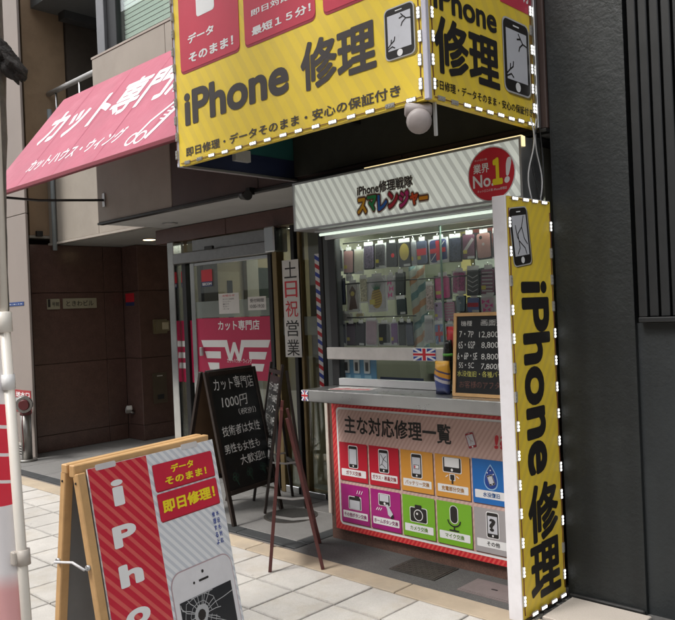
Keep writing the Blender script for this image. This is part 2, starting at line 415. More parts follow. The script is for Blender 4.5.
# pavement: base sheet with joints, single flags on it
JOINT = mat('paving joint mortar', (.14, .12, .105), .9, var=.2, scale=20, bump=.4)
TILE = mat('pale granite paving flag', (.47, .445, .41), .75, var=.07, scale=5, bump=.18, bscale=180, rand=.07, spots=.1, stain=(.36, .29, .20), stain_scale=3.2, stain_amt=.5, gum=.28, edge=.3)
TAN = mat('tan sandstone kerb stone', (.40, .325, .235), .8, var=.14, scale=5, bump=.3, bscale=140, rand=.08, stain=(.30, .265, .22), stain_scale=4, stain_amt=.5)
KERB = mat('grey granite kerb', (.3, .3, .29), .8, var=.12, bump=.2)
pav = box('pavement', (-40, -1.3, -.14), (25, 3.26, -.009), JOINT); tag(pav, kind='structure')
S_ = .3055; X0, Y0 = -3.3545, 2.757
def tile_mesh(nm, a, b, z0, z1, mt, bev=.0035):
    bm = bmesh.new(); add_box(bm, (-a/2, -b/2, z0), (a/2, b/2, z1), 0)
    top = [e for e in bm.edges if all(v.co.z > z1-1e-6 for v in e.verts)]
    bmesh.ops.bevel(bm, geom=top, offset=bev, segments=1, affect='EDGES')
    me = bpy.data.meshes.new(nm); bm.to_mesh(me); bm.free(); me.materials.append(mt); return me
tm = tile_mesh('paving_flag', S_-.0075, S_-.0075, -.03, 0, TILE)
cells = []
for i in range(-60, 40):
    for j in range(-13, 1):
        x, y = X0+S_*(i+.5), Y0+S_*(j+.5)+.0
        q = proj((x, y, 0))
        vis = q[2] > .3 and -60 < q[0] < W_PX+60 and 400 < q[1] < H_PX+90
        cells.append((0 if vis else 1, (x-0)**2+y*y, x, y))
cells.sort()
rest = []
for k, (nv, d, x, y) in enumerate(cells):
    dz = rnd.uniform(-.0015, .0015)
    if k < 290 and not nv:
        o = share('paving_flag', tm, (x+rnd.uniform(-.0008, .0008), y+rnd.uniform(-.0008, .0008), dz), pav, (rnd.uniform(-.003, .003), rnd.uniform(-.003, .003), rnd.choice((0, 1, 2, 3))*math.pi/2))
    else: rest.append((x, y))
bm = bmesh.new()
for x, y in rest: add_box(bm, (x-S_/2+.003, y-S_/2+.003, -.03), (x+S_/2-.003, y+S_/2-.003, 0))
o = bm_obj('paving_flags_beyond', bm, TILE, pav); o['kind'] = 'stuff'
# tan stone strip
x = -12.0; km = {}
kx = onz(406, 587)[0]
xs = [kx+1.22*k for k in range(-8, 10)]
for a in xs:
    me = tile_mesh('kerb_stone', 1.212, .156, -.03, .001, TAN, .004)
    if a > -11 and a < 3: share('kerb_stone', me, (a+.61, 3.146, 0), pav)
for k in range(-4, 30): pass
bm = bmesh.new()
for k in range(30): add_box(bm, (-8+1.2*k-1, -1.44, -.139), (-8+1.2*k+.194, -1.304, -.002), .008)
o = bm_obj('road_kerb', bm, KERB, pav); o['kind'] = 'stuff'
# asphalt strip before the kiosk, and the entrance floor
asp = box('asphalt_strip', (-3.575, 3.228, -.14), (20, 4.9, -.004), ASPH); tag(asp, kind='structure')
flo = box('entrance_floor', (-14, 3.262, -.14), (-3.577, 9.0, -.012), CONC); tag(flo, kind='structure')
DKBAND = mat('dark slate border stone', (.032, .034, .035), .7, var=.15, bump=.2, rand=.1)
SLABM = mat('grey stone floor slab', (.155, .15, .143), .7, var=.13, scale=4, bump=.2, bscale=150, rand=.06, spots=.12, stain=(.09, .087, .083), stain_scale=2.2, stain_amt=.5)
me = tile_mesh('border_stone', .594, .105, -.03, .0, DKBAND)
for k in range(16): share('border_stone', me, (-3.875-.6*k, 3.325, 0), flo)
me = tile_mesh('border_stone', .105, .594, -.03, .0, DKBAND)
for k in range(2): share('border_stone', me, (-3.63, 3.68+.6*k, 0), flo)
me = tile_mesh('floor_slab', .596, .596, -.03, -.001, SLABM)
for i in range(16):
    for j in range(4):
        if i < 5 and j > 1: continue
        share('floor_slab', me, (-3.985-.6*i, 3.681+.6*j, 0), flo)

# grate, cover, manhole
def drain_cover(nm, lab, cat, pts, mt, ribs):
    t = thing(nm, lab, cat, tuple(np.mean(pts, 0)))
    c = np.mean(pts, 0)
    F = Face((c[0], c[1], 0), (1, 0, 0), (0, 1, 0))
    u = max(abs(p[0]-c[0]) for p in pts); v = max(abs(p[1]-c[1]) for p in pts)
    slab('frame', F, rr(-u, -v, u, v), -.03, .001, mt, t)
    slab('plate', F, rr(-u+.012, -v+.012, u-.012, v-.012), .001, .004, mt, t)
    if ribs:
        bm = bmesh.new()
        for i in range(13):
            for j in range(9):
                cx, cy = c[0]-u+.03+i*(2*u-.06)/12, c[1]-v+.025+j*(2*v-.05)/8
                s = .006; k = 1 if (i+j) % 2 else -1
                add_bar(bm, (cx-s, cy-s*k, .0055), (cx+s, cy+s*k, .0055), .005, .003)
        o = bm_obj('tread_ribs', bm, mt, t); o['kind'] = 'stuff'
    else:
        box('lift_hole', (c[0]-.02, c[1]-.005, .0045), (c[0]+.015, c[1]+.006, .0055), BLACKPAINT, t)
    return t
IRON = mat('worn cast iron', (.075, .068, .06), .6, .5, var=.25, scale=20, bump=.3)
drain_cover('drain_cover', 'small dark checkered iron cover in the asphalt before the repair counter', 'drain cover', [onz(*q) for q in ((393, 568), (414, 558), (456, 569), (434, 580.5))], IRON, True)
PINKC = mat('pinkish grey meter box lid', (.17, .14, .135), .7, .0, var=.15, scale=12, bump=.15)
drain_cover('meter_cover', 'plain pinkish grey meter lid in the asphalt by the tall yellow board', 'meter lid', [(-2.37, 3.30, 0), (-2.37, 3.5, 0), (-2.03, 3.5, 0), (-2.03, 3.30, 0)], PINKC, False)
t = thing('manhole_cover', 'round dark manhole lid in the floor behind the red wooden easel', 'manhole cover', (-4.17, 3.78, 0))
F = Face((-4.17, 3.78, 0), (1, 0, 0), (0, 1, 0))
slab('rim', F, circ(0, 0, .2, 28), -.02, .0015, IRON, t); slab('lid', F, circ(0, 0, .18, 28), .0015, .0045, mat('dark manhole iron', (.045, .043, .04), .6, .4, var=.2, bump=.3), t)

# ================================================================== BUILDINGS
BEIGE = mat('beige fascia cladding', (.30, .265, .225), .6, var=.08, scale=2, bump=.05, bscale=200, stain=(.2, .175, .15), stain_scale=1.3, stain_amt=.4)
MAROONP = mat('maroon brown fascia panel', (.055, .032, .027), .5, var=.12, scale=3, stain=(.075, .05, .042), stain_amt=.4)
SOFFIT = mat('pale grey soffit board', (.42, .42, .41), .7, var=.08, scale=3, stain=(.28, .27, .26), stain_amt=.4)
GRANITE = mat('polished maroon granite', (.098, .056, .047), .22, var=.16, scale=10, spots=.35, rand=.09)
GRANITE2 = mat('maroon granite lintel', (.085, .042, .036), .35, var=.14, scale=10, spots=.3)
DARKWALL = mat('dark brown recess wall', (.075, .058, .045), .7, var=.15)
TANWALL = mat('tan brown rendered wall', (.30, .205, .125), .75, var=.1, scale=3, bump=.15, bscale=140, stain=(.15, .1, .06), stain_amt=.4)
COLUMN = mat('pale grey beige column cladding', (.25, .212, .19), .6, var=.06, scale=2, stain=(.25, .21, .185), stain_amt=.4)
FRAMEB = mat('dark window frame', (.02, .02, .022), .4, .3, var=.1)
FRAMEG = mat('grey anodised window frame', (.2, .2, .21), .4, .5, var=.1)
PIPE = mat('blue grey drain pipe', (.2, .225, .235), .5, var=.1)

bd = thing('office_building', 'beige and maroon building front over the barber shop, granite entrance at its left', 'building', (-6.3, 4.3, 0))
box('fascia_panel', (-6.34, 3.55, 2.372), (-5.182, 3.70, 3.852), BEIGE, bd, .004)
box('fascia_panel', (-5.178, 3.55, 3.402), (-4.0, 3.70, 3.852), BEIGE, bd, .004)
box('fascia_panel', (-3.996, 3.55, 3.402), (-1.876, 3.70, 3.852), BEIGE, bd, .004)
mx = ony(257.7, 188, 3.55)[0]
box('maroon_panel', (-5.178, 3.553, 2.372), (mx-.003, 3.70, 3.398), MAROONP, bd, .004)
box('maroon_panel', (mx+.003, 3.553, 2.372), (mx+1.3, 3.70, 3.398), MAROONP, bd, .004)
box('maroon_panel', (mx+1.306, 3.553, 2.372), (-1.876, 3.70, 3.398), MAROONP, bd, .004)
box('edge_trim', (-6.345, 3.54, 2.352), (-1.876, 3.60, 2.370), DKMETAL, bd)
box('soffit', (-6.34, 3.601, 2.358), (-1.876, 4.75, 2.398), SOFFIT, bd)
box('parapet_cap', (-6.345, 3.545, 3.854), (-1.876, 3.71, 3.872), mat('beige parapet cap', (.33, .29, .25), .6), bd)
box('parapet_side', (-6.34, 3.701, 2.40), (-6.24, 4.6, 3.852), BEIGE, bd)
box('upper_floor', (-6.23, 3.72, 3.70), (-1.95, 6.0, 3.78), SOFFIT, bd)
box('rear_infill_wall', (-3.54, 4.68, -.01), (-1.876, 4.74, 2.357), DARKWALL, bd); box('inner_backing', (-5.17, 3.71, 2.40), (-1.876, 3.74, 3.69), DARKWALL, bd)
lint = [(-6.53, -5.42), (-5.414, -4.45), (-4.444, -3.5)]
for a, b in lint: box('lintel_stone', (a, 4.27, 2.212), (b, 4.5, 2.352), GRANITE2, bd, .003)
# set-back fascia over the entrance
box('rear_fascia_panel', (-8.48, 4.12, 2.40), (-7.36, 4.25, 3.75), BEIGE, bd, .003)
box('rear_fascia_panel', (-7.354, 4.12, 2.40), (-6.345, 4.25, 3.75), BEIGE, bd, .003)
box('rear_edge_trim', (-8.48, 4.10, 2.372), (-6.345, 4.14, 2.396), mat('pale edge trim', (.35, .31, .27), .5), bd)
box('entrance_ceiling', (-8.6, 4.26, 2.385), (-6.52, 8.0, 2.44), mat('dim entrance ceiling board', (.3, .29, .27), .7, var=.06), bd)
dp_ = ony(53.5, 210, 4.09)
tube('drain_pipe', [(dp_[0], 4.09, 2.30), (dp_[0], 4.09, 3.9)], .026, PIPE, bd, 12)
# handrail and recess over the entrance
ra, rb = ony(57, 90, 4.18), ony(97, 71.3, 4.18)
tube('handrail', [(-8.48, 4.18, ra[2]), (-6.3, 4.18, ra[2])], .03, mat('satin handrail', (.5, .5, .5), .5, .3), bd, 10)
for hx in (-8.3, -7.75, -7.2, -6.65):
    tube('rail_post', [(hx, 4.18, 3.75), (hx, 4.18, ra[2]-.02)], .014, STEEL, bd, 8)
box('recess_wall', (-8.60, 4.42, 2.45), (-8.47, 7.5, 7.0), DARKWALL, bd)
box('recess_back_wall', (-8.46, 7.4, 2.45), (-5.0, 7.5, 7.0), DARKWALL, bd)
cz = onx(52, 8, -8.3)[2]
box('balcony_slab', (-8.46, 4.0, cz), (-6.0, 7.3, cz+.16), mat('grey painted slab', (.12, .125, .125), .6, var=.1), bd)
box('slab_rib', (-8.40, 4.3, cz-.09), (-8.25, 7.3, cz), mat('dark slab rib', (.05, .05, .05), .6), bd)
# upper window with blind
wy = 3.95
def wx(x, y=30): return ony(x, y, wy)[0]
wf = box('window_post', (wx(102), wy-.06, 3.78), (wx(109.5), wy+.05, 6.2), FRAMEG, bd, .004)
wfr = box('window_frame', (wx(110), wy-.03, 3.79), (wx(119), wy+.06, 6.2), FRAMEB, bd, .004)
box('window_frame', (wx(119)+.001, wy-.02, 3.79), (-2.0, wy+.05, 3.86), FRAMEB, bd, .003)
box('window_frame', (wx(173.5), wy-.028, 3.862), (wx(177), wy+.06, 6.2), FRAMEB, bd, .003)
box('window_frame', (-2.9, wy-.028, 3.862), (-2.8, wy+.06, 6.2), FRAMEB, bd, .003)
box('window_pane', (wx(119), wy, 3.861), (wx(173.5), wy+.006, 6.15), glass('upper window glass', (.93, .97, .95), refl=1.4), bd)
box('window_pane', (wx(177), wy, 3.861), (-2.9, wy+.006, 6.15), glass('upper window glass'), bd)
bm = bmesh.new(); zz = 3.84
BL = mat('pale green venetian slat', (.68, .74, .68), .5, var=.05)
while zz < 6.1:
    add_bar(bm, (wx(119)+.01, wy+.06, zz), (-2.95, wy+.06, zz), .036, .0015, side=(0, -.15, .99)); zz += .046
o = bm_obj('venetian_blind', bm, BL, bd); o['kind'] = 'stuff'
box('room_wall', (-6.2, wy+.5, 3.79), (-2.0, wy+.6, 6.2), mat('dim upper room wall', (.12, .12, .11), .8), bd)
# small fixtures
t = thing('downlight', 'round lit downlight in the granite entrance ceiling', 'ceiling light', (-7.55, 4.85, 2.385))
F = Face((-7.55, 4.85, 2.384), (1, 0, 0), (0, -1, 0))
slab('trim_ring', F, circ(0, 0, .085, 24), 0, .006, ALU, t); flat('lamp_lens', F, circ(0, 0, .068, 24), .0075, emission('warm downlight lens', (1, .72, .38), 4.0), t)
P = onz(170, 223, 2.357); t = thing('downlight', 'round unlit downlight in the pale soffit over the barber door', 'ceiling light', tuple(P))
F = Face(tuple(P), (1, 0, 0), (0, -1, 0))
slab('trim_ring', F, circ(0, 0, .07, 24), 0, .006, ALU, t); flat('lamp_lens', F, circ(0, 0, .052, 24), .0075, mat('unlit lamp lens', (.5, .5, .48), .3), t)
P = onz(87, 248, 2.384); t = thing('alarm_lamp', 'red dome alarm lamp under the entrance ceiling by the beige fascia', 'alarm lamp', tuple(P))
F = Face(tuple(P), (1, 0, 0), (0, -1, 0))
slab('base_plate', F, circ(0, 0, .09, 20), 0, .03, mat('cream lamp base', (.5, .48, .42), .4), t)
bm = bmesh.new()
add_tube(bm, [(P[0], P[1], P[2]-.03), (P[0], P[1], P[2]-.06), (P[0], P[1], P[2]-.085), (P[0], P[1], P[2]-.1)], [.075, .07, .05, .015], 16)
bmesh.ops.recalc_face_normals(bm, faces=bm.faces); bm_obj('red_dome', bm, mat('red lamp dome', (.5, .06, .02), .25), t, True)
# junction box under fascia near big sign
P = ony(252, 195, 3.54); t = thing('soffit_camera', 'small dark camera fixed under the maroon fascia beside the big yellow sign', 'camera', tuple(P))
tube('camera_body', [(P[0]-.06, 3.50, P[2]), (P[0]+.05, 3.46, P[2]-.015)], [.028, .034], DKMETAL, t, 12); box('mount', (P[0]-.02, 3.50, P[2]-.0), (P[0]+.02, 3.548, P[2]+.05), DKMETAL, t)

# granite entrance wall
gw = thing('granite_wall', 'dark maroon granite wall of the building entrance, stepped forward at its right', 'wall', (-8.5, 4.4, 0))
box('core', (-8.75, 3.90, -.01), (-8.52, 5.06, 2.384), DARKWALL, gw); box('core', (-8.75, 5.075, -.01), (-8.17, 8.0, 2.384), DARKWALL, gw)
zs = [0.0, .187, 1.003, 1.825, 2.384]
for z0, z1 in zip(zs, zs[1:]):
    for y0, y1 in ((3.885, 4.795), (4.795, 5.052)):
        box('granite_panel', (-8.52, y0+.003, z0+.003), (-8.50, y1-.003, z1-.003), GRANITE, gw, .002)
    box('granite_panel', (-8.497, 5.052, z0+.003), (-8.153, 5.072, z1-.003), GRANITE, gw, .002)
    for y0, y1 in ((5.052, 5.95), (5.95, 6.85), (6.85, 7.75)):
        box('granite_panel', (-8.17, y0+.003, z0+.003), (-8.15, y1-.003, z1-.003), GRANITE, gw, .002)
# name plates
BRASS = mat('pale brass plate', (.42, .40, .30), .35, .5, var=.1)
FG = Face((-8.5, 0, 0), (0, 1, 0), (0, 0, 1))
t = thing('name_plate', 'long pale brass building name plate on the maroon granite', 'name plate', (-8.5, 4.25, 1.63))
slab('plate', FG, rr(4.256, 1.637, 4.682, 1.757), 0, .012, BRASS, t)
text(FG, 'ときわビル', 4.295, 1.665, 4.64, 1.73, .0135, BLACK_INK, t, bold=.01)
t = thing('name_plate', 'short square brass plate beside the long name plate on granite', 'name plate', (-8.5, 4.06, 1.63))
slab('plate', FG, rr(4.063, 1.635, 4.215, 1.755), 0, .012, BRASS, t)
flat('dark_mark', FG, rr(4.07, 1.66, 4.10, 1.752), .0135, BLACK_INK, t)
text(FG, '号館', 4.12, 1.668, 4.205, 1.72, .0135, BLACK_INK, t, bold=.01)
F5 = Face((0, 5.052, 0), (1, 0, 0), (0, 0, 1))
a, b = F5.px(126, 306), F5.px(134, 293)
t = thing('security_sticker', 'small red and navy security sticker on the stepped granite face', 'sticker', tuple(F5.pt(*a)))
slab('red_field', F5, rr(a[0], a[1]+.045, b[0], b[1]), .0005, .002, RED_INK, t); slab('navy_strip', F5, rr(a[0], a[1], b[0], a[1]+.044), .0005, .002, mat('navy print', (.02, .035, .12), .5), t)
FG2 = Face((-8.15, 0, 0), (0, 1, 0), (0, 0, 1))
a, b = FG2.px(153, 334), FG2.px(166, 319)
t = thing('intercom', 'brass box with cream button cover on the right granite wall', 'intercom', tuple(FG2.pt(*a)))
slab('back_plate', FG2, rr(a[0], a[1], b[0], b[1], .01), 0, .02, mat('old brass', (.3, .26, .17), .35, .7), t)
slab('hood', FG2, rr(a[0]+.02, a[1]+.03, b[0]+.0, b[1]-.02, .01), .021, .07, mat('old brass', 0), t)
slab('button_cover', FG2, rr(a[0]+.09, a[1]+.05, b[0]-.02, b[1]-.04, .006), .071, .078, mat('cream plastic cover', (.5, .45, .32), .4), t)
a, b = FG2.px(153.5, 404), FG2.px(166, 372)
t = thing('service_hatch', 'tall bronze service plate with small slot low on the right granite wall', 'service panel', tuple(FG2.pt(*a)))
slab('plate', FG2, rr(a[0], a[1], b[0], b[1], .004), 0, .01, mat('bronze service plate', (.11, .085, .06), .4, .5), t)
slab('slot', FG2, rr(a[0]+.06, a[1]+.05, b[0]-.05, a[1]+.11), .0105, .014, BLACKPAINT, t)
slab('label_strip', FG2, rr(a[0]+.06, b[1]-.045, b[0]-.06, b[1]-.03), .0105, .012, mat('pale label', (.4, .38, .34), .5), t)
P = F5.pt(*F5.px(134, 411)); t = thing('floor_sensor', 'small white tilted sensor box low on the stepped granite wall', 'sensor', tuple(P))
bm = bmesh.new(); add_bar(bm, (P[0]-.05, 5.0, P[2]+.0), (P[0]+.04, 4.97, P[2]+.055), .07, .06, .008); bm_obj('sensor_body', bm, mat('off white plastic', (.5, .5, .48), .4), t)
tube('bracket', [(P[0], 5.051, P[2]-.03), (P[0], 5.0, P[2])], .015, ALU, t)

# neighbouring building at the far left
nb = thing('neighbour_building', 'pale clad column and tan side wall left of the granite entrance', 'building', (-8.7, 3.8, 0))
for k in range(3):
    box('column_panel', (-9.25, 3.74, .0+2.7*k), (-8.25, 3.768, 2.694+2.7*k), COLUMN, nb, .004)
box('column_core', (-9.23, 3.769, 0), (-8.80, 4.4, 8.0), DARKWALL, nb); box('column_side', (-8.799, 3.769, 0), (-8.53, 3.885, 8.0), BLACKPAINT, nb)
tb = onx(40, 235.5, -8.5)[2]
box('tan_wall', (-8.78, 3.90, tb), (-8.50, 4.41, 8.0), TANWALL, nb, .003)
box('sill_trim', (-8.78, 3.89, tb-.03), (-8.49, 4.41, tb-.002), mat('pale sill trim', (.3, .28, .24), .5), nb)
P = ony(32, 236, 3.87); box('cable_clip', (-8.47, 3.95, 2.47), (-8.43, 4.02, 2.53), DKMETAL, nb)
box('side_wall', (-9.2, 4.41, 2.45), (-8.61, 9, 8.0), DARKWALL, nb)
FC = Face((0, 3.74, 0), (1, 0, 0), (0, 0, 1))
a, b = FC.px(8.3, 306.5), FC.px(24, 301.5)
t = thing('address_plate', 'small blue enamel address plate on the pale column', 'address plate', tuple(FC.pt(*a)))
slab('plate', FC, rr(a[0], a[1], b[0], b[1]), .0005, .005, mat('blue enamel', (.015, .045, .17), .35), t)
text(FC, '2-3-15', a[0]+.03, a[1]+.015, b[0]-.03, b[1]-.02, .006, WHITE_INK, t, bold=.02)
a, b = FC.px(16, 411), FC.px(31, 391)
t = thing('standpipe_sign', 'red notice plate on the column behind the standpipe', 'sign', tuple(FC.pt(*a)))
slab('plate', FC, rr(a[0], a[1], b[0], b[1]), .0005, .005, mat('red enamel plate', (.33, .02, .025), .4), t)
text(FC, '送水口', a[0]+.03, b[1]-.075, b[0]-.03, b[1]-.02, .006, WHITE_INK, t, bold=.02)
a, b = FC.px(20, 456), FC.px(26.5, 444)
t = thing('vent_plate', 'small pale slotted vent plate at the foot of the column', 'vent', tuple(FC.pt(*a)))
slab('plate', FC, rr(a[0], a[1], b[0], b[1]), .0005, .006, mat('pale vent plate', (.4, .38, .35), .5), t)
for k in range(4): slab('slot', FC, rr(a[0]+.01, a[1]+.02+.03*k, b[0]-.01, a[1]+.032+.03*k), .0062, .0075, BLACKPAINT, t)
# standpipe
sp = thing('standpipe', 'steel fire standpipe post with red capped twin inlets by the granite wall', 'standpipe', (-8.18, 3.62, 0))
SPM = mat('weathered steel post', (.26, .25, .235), .38, .8, var=.15)
tube('post', [(-8.18, 3.62, 0), (-8.18, 3.62, .56)], .055, SPM, sp, 18)
tube('base_flange', [(-8.18, 3.62, -.001), (-8.18, 3.62, .022)], .10, SPM, sp, 18)
tube('head', [(-8.34, 3.60, .63), (-8.27, 3.60, .63), (-8.18, 3.60, .625), (-8.10, 3.585, .625)], [.055, .06, .085, .08], SPM, sp, 18)
tube('collar', [(-8.18, 3.62, .54), (-8.18, 3.61, .60)], [.06, .075], SPM, sp, 18)
REDCAP = mat('dark red inlet cap', (.11, .02, .022), .35, var=.15)
tube('inlet_ring', [(-8.10, 3.585, .62), (-8.055, 3.55, .62)], [.082, .086], SPM, sp, 18)
tube('inlet_cap', [(-8.056, 3.551, .62), (-8.04, 3.538, .62)], [.06, .05], REDCAP, sp, 18)
tube('inlet_cap', [(-8.34, 3.60, .63), (-8.365, 3.60, .63)], [.056, .045], REDCAP, sp, 18)
tube('red_band', [(-8.18, 3.62, .50), (-8.18, 3.62, .538)], .058, REDCAP, sp, 18)
tube('chain', [(-8.11, 3.56, .56), (-8.125, 3.555, .40), (-8.122, 3.56, .2), (-8.125, 3.56, .12)], .006, REDCAP, sp, 6)

# black building at the right
BLACKW = mat('black painted render', (.0145, .0172, .018), .5, var=.14, scale=1.6, bump=.5, bscale=38, spec=.45, rvar=.25, stain=(.034, .038, .039), stain_scale=5, stain_amt=.4, streak=.3, bdist=.008)
BLACKW2 = mat('blue black painted wall', (.018, .022, .024), .5, var=.14, scale=2, bump=.4, bscale=44, streak=.28, stain=(.034, .038, .04), stain_scale=6, stain_amt=.4, bdist=.006)
BLSLAT = mat('black louvre slat', (.0175, .0185, .0195), .42, .1, var=.1)
bb = thing('black_building', 'black painted building with vertical louvres at the right edge', 'building', (-1.0, 3.9, 0))
bm = bmesh.new(); add_box(bm, (-1.872, 3.57, -.02), (-1.478, 5.0, 6.0)); bm_obj('pillar', bm, BLACKW, bb)
box('wall', (-1.477, 3.592, -.02), (3.0, 5.0, 1.375), BLACKW2, bb); box('wall', (-1.477, 3.66, 1.377), (3.0, 5.0, 6.0), BLACKPAINT, bb)
box('louvre_sill', (-1.452, 3.548, 1.378), (2.0, 3.655, 1.402), BLSLAT, bb, .003); box('louvre_stile', (-1.45, 3.552, 1.404), (-1.412, 3.655, 6.0), BLSLAT, bb, .003)
for k in range(26):
    x = -1.385+.052*k
    bm = bmesh.new(); add_bar(bm, (x, 3.60, 1.404), (x, 3.60, 5.9), .040, .07, .004, side=(1, .0, 0)); bmesh.ops.recalc_face_normals(bm, faces=bm.faces); bm_obj('louvre_slat', bm, BLSLAT, bb)
bp = box('base_lip', (-1.86, 3.545, -.004), (-1.48, 3.569, .022), mat('rough black paint drip', (.012, .012, .012), .6, bump=1, bscale=30), bb, .006)
BT = mat('cream terrazzo threshold', (.47, .42, .37), .7, var=.05, spots=.1, scale=4)
me = tile_mesh('threshold_flag', .395, .30, -.03, .012, BT); t = share('threshold_flag', me, (-1.64, 3.385, 0)); tag(t, 'cream stone flag on the ground before the black wall', 'paving stone')
t = thing('rubble_patch', 'dark broken mortar patch between the yellow board foot and cream flag', 'mortar', (-1.8, 3.3, 0))
bm = bmesh.new()
for k in range(60):
    a = rnd.uniform(-1.95, -1.85); b = rnd.uniform(3.05, 3.53); s = rnd.uniform(.006, .02)
    bmesh.ops.create_icosphere(bm, subdivisions=1, radius=s, matrix=Matrix.Translation((a+.01, b, .0))@Matrix.Diagonal((1, 1, .5, 1)))
o = bm_obj('mortar_crumbs', bm, mat('dark mortar crumbs', (.09, .085, .075), .9, var=.3, scale=30), t); o['kind'] = 'stuff'

# houses across the street (behind the camera, seen in the panes)
for k, (x0, x1, h, c, lab) in enumerate(((-46, -30.5, 17, (.5, .47, .42), 'tall beige office block across the street, furthest left'), (-30, -17.5, 13, (.34, .33, .32), 'grey office block across the street beside the tall beige one'),
        (-17, -6.5, 19, (.58, .57, .54), 'tallest pale office block across the street'), (-6, 6, 12, (.25, .2, .16), 'low brown block across the street facing the kiosk'), (6.5, 22, 16, (.3, .3, .3), 'grey office block across the street, furthest right'))):
    hb = thing('office_block', lab, 'building', ((x0+x1)/2, -13, 0), 'blocks across the street'); fm = mat('block front %d' % k, c, .7, var=.1)
    box('front_wall', (x0, -22, -.1), (x1, -13, h), fm, hb); n_ = int((x1-x0)//2.6); wp = glass('block window glass', (.2, .22, .22))
    wm = bpy.data.meshes.new('window'); bm = bmesh.new(); add_box(bm, (-.85, -.02, -.8), (.85, .03, .8)); bm.to_mesh(wm); bm.free(); wm.materials.append(mat('dark block window', (.03, .035, .04), .12, var=.05))
    for i in range(n_):
        for j in range(int(h//3.2)): share('window', wm, (x0+(i+.5)*(x1-x0)/n_, -12.98, 1.7+3.2*j), hb)
g = box('far_pavement', (-60, -13, -.155), (40, -9.6, -.01), KERB); tag(g, kind='structure')

# ================================================================== BARBER SHOP FRONT
bs = thing('barber_shop', 'glass barber shop front with sliding door under the maroon lintel', 'shop front', (-5.4, 4.3, 0))
GL = glass('shop front glass', (.9, .95, .93), refl=1.7)
GOLD = mat('old gold bronze frame', (.23, .17, .085), .35, .7, var=.12)
CREAM = mat('cream interior panel', (.5, .43, .29), .6, var=.06)
def bx(x, y=330): return ony(x, y, 4.3)[0]
yy = 4.30
box('corner_post', (bx(175.5), yy-.06, 0), (bx(181.5), yy+.04, 2.21), CHROME, bs, .006)
box('mullion', (bx(186.5), yy-.03, 0), (bx(190.5), yy+.05, 2.06), FRAMEB, bs, .004)
sd = box('sliding_door', (bx(200.3), yy-.034, .11), (bx(274.7), yy-.026, 1.955), GL, bs)
box('door_stile', (bx(196.5), yy-.05, .02), (bx(200.5), yy-.01, 1.985), CHROME, sd, .004)
box('door_stile', (bx(274.5), yy-.05, .02), (bx(278), yy-.01, 1.985), FRAMEB, sd, .004)
box('door_rail', (bx(200.5)+.002, yy-.045, .02), (bx(274.5)-.002, yy-.015, .11), CHROME, sd, .004)
box('door_rail', (bx(200.5)+.002, yy-.045, 1.955), (bx(274.5)-.002, yy-.015, 1.985), CHROME, sd, .004)
box('door_header', (bx(183), yy-.09, 1.99), (bx(279), yy+.05, 2.09), mat('brushed steel header', (.27, .27, .27), .32, .9, var=.1, scale=20), bs, .006)
box('header_casing', (bx(199), yy-.04, 2.095), (bx(277), yy+.05, 2.20), mat('brushed steel header', 0), bs, .004)
box('sensor', (bx(218), yy-.12, 2.085), (bx(226), yy-.092, 2.115), BLACKPAINT, bs, .004)
box('post_cap', (bx(280), yy-.14, 1.99), (bx(290), yy+.02, 2.2), CHROME, bs, .01)
box('mullion', (bx(279.2), yy-.05, 0), (bx(283.5), yy+.04, 2.2), GOLD, bs, .004)
box('mullion', (bx(297), yy-.04, 0), (bx(300.5), yy+.04, 2.2), FRAMEB, bs, .004)
box('mullion', (bx(302), yy-.02, 0), (bx(304.5), yy+.04, 2.2), GOLD, bs, .004)
box('mullion', (bx(325), yy-.04, 0), (bx(329), yy+.04, 2.2), FRAMEB, bs, .004)
box('bottom_rail', (bx(304.5)+.003, yy-.07, 0), (bx(325)-.003, yy+.03, .05), CHROME, bs, .004)
box('bottom_rail', (bx(283.5)+.003, yy-.05, 0), (bx(297)-.003, yy+.03, .06), CHROME, bs, .004)
box('bottom_rail', (bx(181.5)+.003, yy-.05, 0), (bx(186.5)-.003, yy+.03, .10), GOLD, bs, .004)
for a, b in ((181.5, 186.5), (190.5, 196.3), (283.7, 296.8), (304.7, 324.8)):
    box('glass_pane', (bx(a), yy, .06), (bx(b), yy+.008, 2.2), GL, bs)

FB = Face((0, yy-.036, 0), (1, 0, 0), (0, 0, 1))
FB2 = Face((0, yy-.001, 0), (1, 0, 0), (0, 0, 1))
FROST = glass('frosted band', (.7, .8, .78), alpha_col=(.45, .5, .48), alpha=.45)
a, b = FB.px(200.5, 316), FB.px(274.5, 296); flat('frosted_band', FB, rr(bx(200.5), 1.47, bx(274.5), 1.62), .0008, FROST, sd)
flat('frosted_band', FB2, rr(bx(283.7), 1.30, bx(296.5), 1.45), .0008, FROST, bs); flat('frosted_band', FB2, rr(bx(304.7), 1.30, bx(324.8), 1.45), .0008, FROST, bs)
CRIM = mat('crimson window vinyl', (.46, .01, .07), .45, var=.05)
u0, u1, v0, v1 = bx(200.6), bx(274.6), .915, 1.465
cr = flat('crimson_panel', FB, rr(u0, v0, u1, v1), .0018, CRIM, sd)
text_px(FB, 'カット専門店', (218.5, 330.5), (259.5, 319.5), .003, WHITE_INK, sd, bold=.02)
wid = u1-u0
